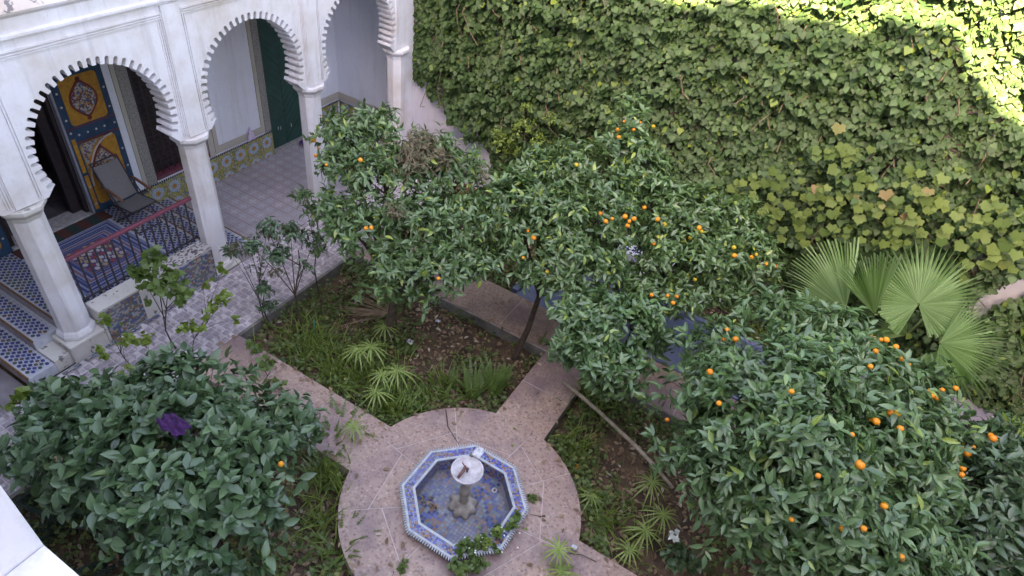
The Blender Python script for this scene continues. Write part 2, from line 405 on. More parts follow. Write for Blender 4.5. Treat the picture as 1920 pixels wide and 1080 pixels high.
ORB = None
def orange_mesh(r=1.0):
    global ORB
    if ORB is None:
        bm = bmesh.new(); bmesh.ops.create_icosphere(bm, subdivisions=2, radius=1)
        for v in bm.verts:
            v.co.z *= .92
            if v.co.z > .85: v.co.z -= .09
        ORB = [bpy.data.meshes.new('orange'), bpy.data.meshes.new('orange')]
        for k, mt in enumerate((ORANGE, ORANGEY)):
            bm.to_mesh(ORB[k]); ORB[k].materials.append(mt); ORB[k].polygons.foreach_set('use_smooth', [True]*len(ORB[k].polygons))
        bm.free()
    return ORB
def lobes_hit(lobes, px, py):
    """world point where the view ray through (px,py) first meets the lobes"""
    r = RM.T@np.array([(px-960)/FPX, (py-540)/FPX, 1.0]); r /= np.linalg.norm(r); o = np.array([0, 0, CAMH]); best = None
    for c, rx, rz in lobes:
        s = np.array([rx, rx, rz]); oo = (o-c)/s; dd = r/s
        a = dd@dd; b = oo@dd; q = oo@oo-1.05; disc = b*b-a*q
        if disc > 0:
            t_ = (-b-math.sqrt(disc))/a
            if best is None or t_ < best: best = t_
    if best is None: best = min(((c-o)@r for c, _, _ in lobes), key=lambda t_: min(np.linalg.norm(o+r*t_-c) for c, _, _ in lobes))
    return o+r*best, r
def crown(lobes, ncl, per, leaf, spread=.16, droop=.25, inner=.45, up=.25, jit=.5):
    """clusters of leaves through the outer volume of the lobes; P, F, L arrays"""
    w_ = np.array([rx*rx for _, rx, _ in lobes]); w_ = w_/w_.sum(); Ps = []; Ds = []; Ns = []; Ls = []
    cen = np.array([c for c, _, _ in lobes]); rad = np.array([[rx, rx, rz] for _, rx, rz in lobes])
    pick = rng.choice(len(lobes), ncl, p=w_)
    d = sphere_pts(ncl); d[:, 2] = np.where(d[:, 2] < -.35, -d[:, 2], d[:, 2])
    rr = 1-(1-inner)*rng.random(ncl)**1.8
    # ragged surface
    rr *= 1+.17*np.sin(d[:, 0]*6+pick)*np.cos(d[:, 1]*7+pick*2)+rng.normal(0, .07, ncl)
    st_ = rng.random(ncl) < .05; rr = np.where(st_, rr*rng.uniform(1.12, 1.38, ncl), rr)
    base = cen[pick]+d*rad[pick]*rr[:, None]
    if ncl > 300:      # holes and thin places in the crown
        from mathutils import noise as mn_
        kp_ = np.array([mn_.noise(Vector(b_)*2.3)+.6*mn_.noise(Vector(b_)*5.5) > -.30 for b_ in base]); base = base[kp_]; d = d[kp_]; ncl = len(base)
    out = nrm(d+np.array([0, 0, up]))
    ax = nrm(out+rng.normal(0, .35, (ncl, 3)))
    for j in range(per):
        rv = rng.normal(size=(ncl, 3)); tan = nrm(rv-ax*(np.sum(rv*ax, 1)[:, None]))
        h = rng.random(ncl)
        P = base+ax*(h*spread-spread*.5)[:, None]
        D = nrm(ax*(.25+.55*h)[:, None]+tan*.95+np.array([0, 0, -1])*droop*rng.random(ncl)[:, None])
        Nn = nrm(ax+np.array([0, 0, .5])+rng.normal(0, jit*.6, (ncl, 3)))
        Ps.append(P); Ds.append(D); Ns.append(Nn); Ls.append(leaf*(.55+.75*rng.random(ncl)))
    P = np.concatenate(Ps); D = np.concatenate(Ds); Nn = np.concatenate(Ns); L = np.concatenate(Ls)
    return P, frames(D, Nn), L
def limbs(parent, base, lobes, r0=.06, name='trunk', mat=None, fork=.45):
    mat = mat or BARK; m = MB(); cs = np.array([c for c, _, _ in lobes]); mid = cs.mean(0)
    base = np.array(base, float); fk = base*(1-fork)+mid*fork; fk[:2] = base[:2]*.6+mid[:2]*.4; fk[2] = base[2]+(mid[2]-base[2])*fork
    q = (base+fk)/2+np.array([random.uniform(-.05, .05), random.uniform(-.05, .05), 0])
    m.tube([base-np.array([0, 0, .08]), base+np.array([0, 0, .05]), q, fk], [r0*1.35, r0*1.05, r0*.9, r0*.75], 8)
    m.build(name, mat, parent, smooth=True)
    for c, rx, rz in lobes:
        b = MB(); e = c+np.array([0, 0, rz*.3]); k = fk*.5+e*.5+np.array([random.uniform(-.1, .1), random.uniform(-.1, .1), .08])
        b.tube([fk, k, e], [r0*.55, r0*.38, r0*.12], 6)
        for _ in range(5):
            d = sphere_pts(1)[0]; d[2] = abs(d[2])*.7; tip = e+d*np.array([rx, rx, rz])*.85
            b.tube([k*.4+e*.6, (k+e+tip)/3+np.array([0, 0, .03]), tip], [r0*.22, r0*.15, r0*.05], 5)
        b.build('branch', mat, parent, smooth=True)
def W(lst):
    return [(at(px, py, z), r, r*k) for px, py, z, r, k in lst]
def orange_tree(label, base, lobes, ncl, leaf=.125, mat=None, oranges=(), tpl=None, per=7, nparts=300, r0=.06, name='orange_tree', cat='orange tree', group='orange trees in the courtyard beds', orad=.032):
    t = thing(name, label, cat, base, group)
    limbs(t, base, lobes, r0)
    P, F, L = crown(lobes, ncl, per, leaf)
    foliage(name, tpl or LEAF1, P, F, L, mat or LM_OR, t, nparts)
    om = orange_mesh()
    for i, (px, py, s) in enumerate(oranges):
        p, r = lobes_hit(lobes, px, py); p = p-r*random.uniform(.02, .15)
        o = bpy.data.objects.new('orange', om[1 if s < 0 else 0]); C.objects.link(o); o.parent = t
        o.location = Vector(p)-t.location; q = orad*abs(s)*random.uniform(.8, 1.12); o.scale = (q, q, q); o.rotation_euler = (random.uniform(-.5, .5), random.uniform(-.5, .5), random.random()*6)
    return t
LEAF1 = leaf_tpl(.36, .22, .22, 3)
LEAF2 = leaf_tpl(.50, .18, .2, 3)
HEART = heart_tpl(False)
VINE = heart_tpl(True)

# ================================================================== GROUND
FC = np.array([-1.915, 3.66]); CR = 1.44
XW, XE = -6.08, 5.6
YS, YN = 3.25, 4.05        # cross path
PXW, PXE = -2.30, -1.55    # north-south path
YB = 6.5; YP = 7.33
def noisy_sheet(name, x0, x1, y0, y1, z, n, amp, mat, sc=2.0):
    xs = np.linspace(x0, x1, n); m2 = max(2, int(n*(y1-y0)/(x1-x0))); ys = np.linspace(y0, y1, m2)
    m = MB(); vs = []
    from mathutils import noise as mn
    for y in ys:
        for x in xs:
            vs.append((x, y, z+amp*(mn.noise(Vector((x*sc, y*sc, z)))+.5*mn.noise(Vector((x*sc*3, y*sc*3, 3))))))
    fs = [(j*n+i, j*n+i+1, (j+1)*n+i+1, (j+1)*n+i) for j in range(m2-1) for i in range(n-1)]
    m.add(vs, fs); return m.build(name, mat, smooth=True)
g = MB(); g.add([(-300, -300, -.42), (300, -300, -.42), (300, 300, -.42), (-300, 300, -.42)], [(0, 1, 2, 3)])
struct(g.build('ground', SOIL))
struct(noisy_sheet('garden_soil', XW-.02, 5.9, -.6, 9.9, -.2, 190, .055, SOIL))

# garden path: concrete body with terrazzo slabs laid on top
def circ(a0, a1, n, r=CR): return [(FC[0]+r*math.cos(a0+(a1-a0)*i/n), FC[1]+r*math.sin(a0+(a1-a0)*i/n)) for i in range(n+1)]
path = struct(bpy.data.objects.new('garden_path', None)); C.objects.link(path)
body = MB()
def pbody(poly): body.prism(poly, -.45, -.004)
slabs = []
def slab_rows(x0, x1, y0, y1, along, step=.62, split=False):
    if along == 'x':
        n = max(1, round((x1-x0)/step)); e = [x0+(x1-x0)*i/n for i in range(n+1)]
        for a, b in zip(e, e[1:]): slabs.append([(a, y0), (b, y0), (b, y1), (a, y1)])
    else:
        n = max(1, round((y1-y0)/step)); e = [y0+(y1-y0)*i/n for i in range(n+1)]
        for a, b in zip(e, e[1:]): slabs.append([(x0, a), (x1, a), (x1, b), (x0, b)])
dx = math.sqrt(CR*CR-(.40)**2); dy = math.sqrt(CR*CR-.375**2)
slab_rows(XW, FC[0]-dx, YS, YN, 'x', .9); slab_rows(FC[0]+dx, XE, YS, YN, 'x', .9)
slab_rows(PXW, PXE, FC[1]+dy, YB, 'y', .75); slab_rows(PXW, PXE, -.6, FC[1]-dy, 'y', .75)
slab_rows(XW, XE, YB, YP, 'x', .95)
for a in ((XW, YS, FC[0]-dx+.05, YN), (FC[0]+dx-.05, YS, XE, YN), (PXW, FC[1]+dy-.05, PXE, YB), (PXW, -.6, PXE, FC[1]-dy+.05), (XW, YB, XE, YP)):
    pbody([(a[0]+.004, a[1]+.004), (a[2]-.004, a[1]+.004), (a[2]-.004, a[3]-.004), (a[0]+.004, a[3]-.004)])
OR_ = .70/math.cos(R(22.5)); OFC = np.array([-1.91, 3.68])
def octp(r, ang, c=OFC): return (c[0]+r*math.cos(ang), c[1]+r*math.sin(ang))
def octr(ang):      # distance to octagon side at angle
    a = (ang-R(22.5)) % R(45)-R(22.5)+0; a = ((ang+R(22.5)) % R(45))-R(22.5)
    return .70/math.cos(a)
cuts = [R(x) for x in (8, 52, 82, 128, 172, 218, 262, 308)]
for i, a in enumerate(cuts):
    b = cuts[(i+1) % 8]+(2*math.pi if i == 7 else 0); n = 8
    ang = [a+(b-a)*k/n for k in range(n+1)]
    def rp_(t_, fr): return (FC[0]+(octr(t_)-.04)*(1-fr)*math.cos(t_)+CR*fr*math.cos(t_), FC[1]+(octr(t_)-.04)*(1-fr)*math.sin(t_)+CR*fr*math.sin(t_))
    def ring(fr):
        if fr in (0., 1.): return [rp_(t_, fr) for t_ in ang]
        p, q = rp_(a, fr*.9), rp_(b, fr*1.1)
        return [(p[0]+(q[0]-p[0])*k/n, p[1]+(q[1]-p[1])*k/n) for k in range(n+1)]
    mfr = .48+.1*math.sin(i*2.3)
    bo = [(FC[0]+(CR-.004)*math.cos(t_), FC[1]+(CR-.004)*math.sin(t_)) for t_ in ang]; bi = [(OFC[0]+(octr(t_)-.03)*math.cos(t_), OFC[1]+(octr(t_)-.03)*math.sin(t_)) for t_ in ang]
    pbody((bo+bi[::-1]))
    slabs.append(ring(1.0)+ring(mfr)[::-1]); slabs.append(ring(mfr)+ring(0.0)[::-1])
body.build('path_body', MORTAR, path)
def inset(poly, d):
    c = np.mean(poly, 0); out = []
    n = len(poly)
    for i in range(n):
        p0, p1, p2 = map(np.array, (poly[i-1], poly[i], poly[(i+1) % n]))
        e1 = p1-p0; e2 = p2-p1
        l1 = np.linalg.norm(e1) or 1; l2 = np.linalg.norm(e2) or 1
        n1 = np.array([-e1[1], e1[0]])/l1; n2 = np.array([-e2[1], e2[0]])/l2
        b = n1+n2; bl = np.linalg.norm(b); b = b/bl if bl > 1e-6 else n1
        out.append(tuple(p1+b*d/max(.35, b@n1)))
    return out
for s_ in slabs:
    ar = sum(s_[i-1][0]*s_[i][1]-s_[i][0]*s_[i-1][1] for i in range(len(s_)))
    if ar < 0: s_ = s_[::-1]
    c = np.mean(s_, 0); q = inset(s_, .005); h = random.uniform(-.0025, .0015)
    m = MB(); m.prism([(x-c[0], y-c[1]) for x, y in q], -.025, h); o = m.build('slab', TERR, path, bevel=0)
    o.location = (c[0], c[1], 0)
# beds' retaining faces
rf = MB()
def face(x0, y0, x1, y1, t_=.012):
    d = np.array([x1-x0, y1-y0]); d /= np.linalg.norm(d); n_ = np.array([d[1], -d[0]])*t_
    rf.prism([(x0, y0), (x1, y1), (x1+n_[0], y1+n_[1]), (x0+n_[0], y0+n_[1])][::1], -.4, -.027)
for a in ((XW, YB, PXW, YB), (PXE, YB, XE, YB), (PXW, FC[1]+dy, PXW, YB), (PXE, YB, PXE, FC[1]+dy), (XW, YN, FC[0]-dx, YN)): face(*a)
rf.build('path_edge', CONC, path)

# walkway of bumpy pavers along the arcade
walk = struct(bpy.data.objects.new('walkway', None)); C.objects.link(walk)
PX0, PX1 = -7.26, XW; pw = (PX1-PX0)/4
m = MB(); m.box((PX0, -.6, -.45), (PX1-.004, 9.85, -.03)); m.build('walkway_bed', CONC, walk)
pm = MB(); h_ = pw/2-.003; pm.box((-h_, -h_, -.028), (h_, h_, -.006))
nb = 3; bs = 2*h_/nb
for i in range(nb):
    for j in range(nb):
        x0 = -h_+i*bs; y0 = -h_+j*bs; q = bs*.06; tz = .022 if (i+j) % 2 else -.006; u = bs*.24
        pm.add([(x0+q, y0+q, -.0061), (x0+bs-q, y0+q, -.0061), (x0+bs-q, y0+bs-q, -.0061), (x0+q, y0+bs-q, -.0061),
                (x0+u, y0+u, tz+.008), (x0+bs-u, y0+u, tz+.008), (x0+bs-u, y0+bs-u, tz+.008), (x0+u, y0+bs-u, tz+.008)],
               [(4, 5, 6, 7), (0, 1, 5, 4), (1, 2, 6, 5), (2, 3, 7, 6), (3, 0, 4, 7)], 1 if (i+j) % 2 == 0 else 0)
pv = pm.build('paver', [PAVER, simple('shaded_paver_hollow', (.42, .36, .40), (.28, .24, .265), 3.5, .85, .35, 60)], walk); pvm = pv.data; first = True  # hollow faces coloured darker, standing in for relief shade and dirt
ny = int((9.85+.6)/pw)
for j in range(ny):
    for i in range(4):
        loc = (PX0+pw*(i+.5), -.6+pw*(j+.5), random.uniform(-.003, .002))
        if first: pv.location = loc; first = False
        else: o = place(pvm, 'paver', loc, walk); o.rotation_euler = (random.uniform(-.008, .008), random.uniform(-.008, .008), 0)
m = MB(); m.box((XW-.003, -.6, -.45), (XW+.05, YS-.004, -.004)); m.box((XW-.003, YN+.004, -.45), (XW+.05, YB-.004, -.004)); m.build('walkway_kerb', CONC, walk)
# worn paving at the foot of the steps and in the far corner
m = MB(); m.box((-9.6, -1.5, -.45), (-7.264, 1.86, -.004)); struct(m.build('pavement', APRON))
m = MB(); m.box((1.6, 7.9, -.45), (5.9, 9.7, -.05)); struct(m.build('rear_pavement', simple('pale_lilac_paving', (.30, .27, .32), (.2, .18, .22), 3, .8, .3)))

# shallow blue painted water channel behind the far path
pool = thing('painted_basin', 'chalky blue painted shallow basin beyond the far garden path', 'basin', (-1.2, 8.1, -.1))
m = MB(); m.box((-3.35, 7.45, -.30), (1.3, 8.7, -.10)); m.build('basin_floor', POOLB, pool)
m = MB(); m.box((-3.35, 7.336, -.4), (-1.4, 7.447, -.03)); m.box((-3.46, 7.45, -.4), (-3.353, 8.7, -.03)); m.box((-3.46, 8.703, -.4), (1.3, 8.80, -.03)); m.build('basin_kerb', POOLB, pool, bevel=.01)
# low tiled bench at the foot of the ivy
bc = at(1215, 475, .35)
bench = thing('tiled_bench', 'low white bench with blue patterned tiles glimpsed through the orange tree', 'bench', (bc[0], bc[1], -.2))
m = MB(); m.box((bc[0]-.5, bc[1]-.25, -.3), (bc[0]+.5, bc[1]+.35, .35)); m.build('bench_body', WHITE2, bench)
m = MB()
for i in range(10):
    for j in range(6):
        x = bc[0]-.45+i*.1; y = bc[1]-.2+j*.1; m.add([(x-.035, y, .354), (x, y-.035, .354), (x+.035, y, .354), (x, y+.035, .354)], [(0, 1, 2, 3)])
m.build('tile_inlay', INLAY, bench, kind='stuff')

# ================================================================== ARCADE BUILDING
BX = -9.4; FX = -7.35; WB = -7.65
PIER = [.44, 2.70, 4.96, 7.22, 9.46]
bld = thing('arcade_building', 'white Moorish arcade building with three scalloped horseshoe arches', 'building', (-8.4, 4, 0))
ZC = 2.34
def arch_poly(y0, y1, yc, ztop=4.12, zc=2.79, ro=.93, ri=.835):
    pts = [(y0, ZC), (y0, ztop), (y1, ztop), (y1, ZC), (yc+.88, ZC), (yc+.845, ZC+.04), (yc+.80, ZC+.09)]
    a0, a1, n = R(-23), R(203), 34; st = (a1-a0)/n
    for i in range(n):
        a = a0+i*st
        # tooth then rounded notch
        for r_, t_ in ((ri, 0), (ri, .48), (ro-.022, .50), (ro-.004, .58), (ro, .73), (ro-.004, .88), (ro-.022, .97)):
            th = a+st*t_; pts.append((yc+r_*math.cos(th), zc+r_*math.sin(th)))
    pts += [(yc+ri*math.cos(a1), zc+ri*math.sin(a1)), (yc-.80, ZC+.09), (yc-.845, ZC+.04), (yc-.88, ZC)]
    return pts
for k in range(4):
    y0, y1 = PIER[k], PIER[k+1]; yc = (y0+y1)/2
    if k == 3: yc = 8.34
    pts = arch_poly(y0, y1, yc)
    bm = bmesh.new(); vs = [bm.verts.new((WB, p[0], p[1])) for p in pts]; f = bm.faces.new(vs)
    ex = bmesh.ops.extrude_face_region(bm, geom=[f]); vv = [e for e in ex['geom'] if isinstance(e, bmesh.types.BMVert)]
    bmesh.ops.translate(bm, vec=(FX-WB, 0, 0), verts=vv)
    bmesh.ops.recalc_face_normals(bm, faces=bm.faces)
    bmesh.ops.triangulate(bm, faces=[f_ for f_ in bm.faces if len(f_.verts) > 4], ngon_method='EAR_CLIP')
    me = bpy.data.meshes.new('arch_wall'); bm.to_mesh(me); bm.free(); me.materials.append(WHITE)
    o = bpy.data.objects.new('arch_wall', me); C.objects.link(o); o.parent = bld; o.matrix_parent_inverse = Matrix.Translation(bld.location).inverted()
    # raised frame of thin rolls round each arch panel
    for s_, yy in ((1, y0+.13), (-1, y1-.13)):
        for q in range(3):
            mm = MB(); y = yy+s_*q*.028; mm.box((FX+.001, y-.007, ZC+.05), (FX+.014, y+.007, 3.99-q*.03)); mm.build('moulding', WHITE, bld)
    for q in range(3):
        mm = MB(); z = 3.995-q*.03; mm.box((FX+.001, y0+.13, z-.008), (FX+.015+.004*(2-q), y1-.13, z+.006)); mm.build('moulding', WHITE, bld)
    mm = MB(); mm.box((FX+.0015, y0-.122, ZC+.02), (FX+.030, y0+.122, 4.08)); mm.build('pilaster_strip', WHITE, bld)
def octagon(c, r): return [(c[0]+r*math.cos(R(22.5+45*i)), c[1]+r*math.sin(R(22.5+45*i))) for i in range(8)]
for k, y in enumerate(PIER):
    px_ = -7.50; zb = {0: .0, 1: .30, 2: .04, 3: .02, 4: .02}[k]
    m = MB(); m.lathe([(.235, zb), (.235, zb+.05), (.215, zb+.09), (.192, zb+.12), (.185, 2.16)], (px_, y, 0), 8, rot=R(22.5)); m.build('pillar', WHITE, bld, bevel=.006)
    m = MB(); m.lathe([(.19, 2.162), (.205, 2.22), (.252, 2.275), (.262, 2.29), (.262, 2.338)], (px_, y, 0), 8, rot=R(22.5)); m.build('capital', DIRTY if k == 1 else WHITE, bld, bevel=.006)
m = MB(); m.box((-7.66, 2.44, 0), (-7.25, 2.92, .298)); m.build('pillar_plinth', DIRTY, bld, bevel=.02)
m = MB(); m.box((-7.66, 4.74, 0), (-7.262, 5.20, .038)); m.build('pillar_plinth', DIRTY, bld, bevel=.008)
m = MB(); m.box((WB, PIER[4]+.001, .001), (FX-.012, 9.876, 4.12)); m.build('end_pier', WHITE, bld)
# string course, peeling ledge and upper storey
m = MB(); m.prism([(FX+.002, 4.122), (FX+.05, 4.122), (FX+.05, 4.15), (FX+.02, 4.165), (FX+.02, 4.30), (FX+.06, 4.34), (FX+.06, 4.36), (WB, 4.36), (WB, 4.122)], -1.2, 9.86, axis=1); m.build('string_course', WHITE, bld)
m = MB(); m.prism([(FX+.075, 4.363), (FX-.045, 4.47), (WB, 4.47), (WB, 4.363)], -1.2, 9.86, axis=1); m.build('peeling_ledge', PEEL, bld)
m = MB(); m.box((WB, -1.2, 4.473), (FX-.05, 9.86, 8.2)); m.build('upper_wall', WHITE, bld)
m = MB(); m.box((BX-.2, -1.2, 4.16), (WB-.002, 9.86, 4.30)); m.build('gallery_ceiling', WHITE2, bld)
# back wall with its openings
def bwall(y0, y1, z0, z1): 
    m_ = MB(); m_.box((BX-.25, y0, z0), (BX, y1, z1)); m_.build('back_wall', WHITE2, bld)
ZT = 4.157
for a in ((-1.2, 3.05, 0, ZT), (3.05, 4.25, 2.75, ZT), (4.25, 5.43, 0, ZT), (5.43, 6.5, 2.7, ZT), (5.43, 6.5, 0, .56), (6.5, 7.95, 0, ZT), (7.95, 8.83, 2.95, ZT), (8.83, 9.88, 0, ZT)): bwall(*a)
m = MB(); m.box((BX-.25, 9.88, 0), (-7.366, 10.1, ZT)); m.build('end_wall', WHITE2, bld)
# framed white panels, stippled strips
def frame(y0, y1, z0, z1, w_, mat, d=.018):
    m_ = MB(); m_.box((BX+.001, y0, z0), (BX+d, y0+w_, z1)); m_.box((BX+.001, y1-w_, z0), (BX+d, y1, z1)); m_.box((BX+.001, y0+w_, z0), (BX+d, y1-w_, z0+w_)); m_.build('panel_frame', mat, bld)
frame(5.05, 5.25, .5, 4.1, .0001, CREAM)
m = MB(); m.box((BX+.001, 5.25, .53), (BX+.03, 5.42, 3.6)); m.build('window_surround', STIPPLE, bld)
m = MB(); m.box((BX+.001, 5.18, .53), (BX+.02, 5.248, 3.6)); m.build('window_surround', CREAM, bld)
m = MB(); m.box((BX+.001, 6.51, .53), (BX+.03, 6.62, 3.6)); m.build('window_surround', CREAM, bld)
m = MB(); m.box((BX+.001, 7.80, .53), (BX+.03, 7.945, 3.6)); m.build('door_surround', STIPPLE, bld)
m = MB(); m.box((BX+.001, 6.72, .55), (BX+.020, 7.798, .68)); m.box((BX+.001, 6.64, .55), (BX+.021, 6.72, 3.6)); m.box((BX+.001, 7.72, .683), (BX+.0205, 7.798, 3.6)); m.build('panel_frame', CREAM, bld)
m = MB(); m.box((BX+.001, 8.84, .55), (BX+.02, 9.878, .70)); m.build('panel_frame', CREAM, bld)
m = MB(); m.box((BX+.022, 9.86, .55), (-7.66, 9.879, .70)); m.build('panel_frame', CREAM, bld)
# black stepped border above the tiles
m = MB()
y = 4.9
while y < 9.86:
    if not (7.93 < y < 8.85): m.box((BX+.0195, y, .490), (BX+.026, y+.022, .522 if int(y*1000) % 2 else .515))
    y += .042
x = BX+.06
while x < -7.7:
    m.box((x, 9.853, .490), (x+.022, 9.8595, .52)); x += .042
m.build('stepped_border', CHEV, bld, kind='stuff')
# dado tiles with daisies
def dado_tile_mesh(cut=False):
    m_ = MB(); w_ = .1605; z1 = .165; z0 = -.165 if not cut else -.01
    m_.add([(0, -w_, z0), (0, w_, z0), (0, w_, z1), (0, -w_, z1), (.014, -w_, z0), (.014, w_, z0), (.014, w_, z1), (.014, -w_, z1)], [(4, 5, 6, 7), (0, 1, 5, 4), (1, 2, 6, 5), (2, 3, 7, 6), (3, 0, 4, 7)], 0)
    cz = 0
    for k_ in range(16):
        a = 2*math.pi*k_/16
        pts = [(.045, a-.12), (.105, a-.165), (.122, a), (.105, a+.165), (.045, a+.12)]
        if cut and math.sin(a) < .05: continue
        m_.add([(.0155, r_*math.cos(t_), cz+r_*math.sin(t_)) for r_, t_ in pts], [(0, 1, 2, 3, 4)], 1)
    n_ = 12; rg = range(n_) if not cut else range(0, n_//2+1)
    m_.add([(.0165, .04*math.cos(2*math.pi*k_/n_), cz+.04*math.sin(2*math.pi*k_/n_)) for k_ in rg], [tuple(range(len(list(rg))))], 2)
    me = bpy.data.meshes.new('dado_tile'); me.from_pydata(m_.v, [], m_.f)
    for q in (DADO, PETAL, OCORE): me.materials.append(q)
    me.polygons.foreach_set('material_index', m_.m); return me
TF, TC = dado_tile_mesh(False), dado_tile_mesh(True)
for y0, n_ in ((4.89, 4), (6.335, 5), (8.86, 3)):
    for i in range(n_):
        place(TF, 'dado_tile', (BX+.001, y0+.163+i*.325, .32), bld, off=bld.location)
        place(TC, 'dado_tile', (BX+.001, y0+.163+i*.325, -.012), bld, off=bld.location)
for i in range(5):
    place(TF, 'dado_tile', (BX+.2+i*.325, 9.876, .32), bld, -math.pi/2, off=bld.location)
    place(TC, 'dado_tile', (BX+.2+i*.325, 9.876, -.012), bld, -math.pi/2, off=bld.location)
# window: dark lattice, iron grille, maroon sill
m = MB(); m.box((BX-.22, 5.43, .56), (BX-.12, 6.5, 2.7)); win = m.build('window', DARKBR, bld)
m = MB(); m.box((BX-.11, 5.431, .561), (BX+.035, 6.499, .62)); m.build('window_sill', MAROON, bld)
m = MB(); m.box((BX-.02, 6.42, .625), (BX+.01, 6.498, 2.698)); m.build('window_jamb', MAROON, bld)
for k_ in range(9):
    m = MB(); y = 5.49+k_*.115; m.tube([(BX-.04, y, .62), (BX-.04, y, 2.69)], .009, 6); m.build('grille_bar', BLACKM, bld)
for k_ in range(8):
    m = MB(); z = .78+k_*.26
    pts = []
    m.tube([(BX-.046, 5.44, z), (BX-.046, 6.42, z)], .007, 5)
    for q in range(8):
        yc = 5.5475+q*.115; r_ = .042
        m.tube([(BX-.035, yc+r_*math.cos(t_), z+.13+r_*math.sin(t_)) for t_ in [i*math.pi/3.5 for i in range(7)]], .006, 4)
    m.build('grille_scroll', BLACKM, bld)
# green herringbone door
m = MB(); m.box((BX-.16, 7.951, .04), (BX-.075, 8.829, 2.75)); m.build('green_door', simple('green_backing', (.008, .035, .03), None, 5, .5, 0), bld)
for sgn, ya, yb in ((1, 7.955, 8.388), (-1, 8.392, 8.825)):
    for k_ in range(26):
        q0 = k_*.155-.5; poly = []
        def Z(y_, off): return off+(y_-8.39)*-1.0*sgn*(-1)
        c0 = [(ya, q0+(8.39-ya if sgn == 1 else ya-8.39)), (yb, q0+(8.39-yb if sgn == 1 else yb-8.39))]
        poly = [c0[0], c0[1], (c0[1][0], c0[1][1]+.148), (c0[0][0], c0[0][1]+.148)]
        poly = clip_poly(poly, [(0, -1, -.05), (0, 1, 2.745)])
        if len(poly) >= 3:
            m = MB(); m.prism(poly, BX-.075, BX-.058+random.uniform(-.002, .002), axis=0); m.build('door_board', GREEN, bld)
m = MB(); m.box((BX-.2, 7.951, 2.76), (BX-.06, 8.829, 2.948)); m.build('door_transom', DARKBR, bld)
m = MB(); m.box((BX-.25, 7.951, .002), (BX+.06, 8.829, .036)); m.build('door_sill', MARBLE, bld)
for yy, zz in ((8.18, .42), (8.24, .40), (8.52, .36)):
    m = MB(); m.box((BX-.055, yy, zz), (BX-.05, yy+.015, zz+.07)); m.build('paper_scrap', PAPER, bld)
# doorway: dark room behind
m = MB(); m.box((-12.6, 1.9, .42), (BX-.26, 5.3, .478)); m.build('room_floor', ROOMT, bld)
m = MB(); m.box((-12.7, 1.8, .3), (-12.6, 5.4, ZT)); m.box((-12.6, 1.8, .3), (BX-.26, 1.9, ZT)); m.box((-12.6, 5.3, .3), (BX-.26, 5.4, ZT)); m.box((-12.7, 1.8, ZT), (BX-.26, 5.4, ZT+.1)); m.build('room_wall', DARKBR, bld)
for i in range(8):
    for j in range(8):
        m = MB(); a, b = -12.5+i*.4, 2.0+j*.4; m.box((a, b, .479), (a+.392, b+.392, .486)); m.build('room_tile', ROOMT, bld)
m = MB(); m.box((BX-.26, 3.051, .30), (BX+.05, 4.249, .535)); m.build('door_sill', MARBLE, bld)
for ya, yb in ((3.052, 3.11), (4.19, 4.248)):
    m = MB(); m.box((BX-.22, ya, .54), (BX-.01, yb, 2.748)); m.build('door_jamb', DARKW, bld)
m = MB(); m.box((BX-.22, 4.05, .54), (BX-.13, 4.188, 2.74)); m.build('inner_door_edge', DARKW, bld)

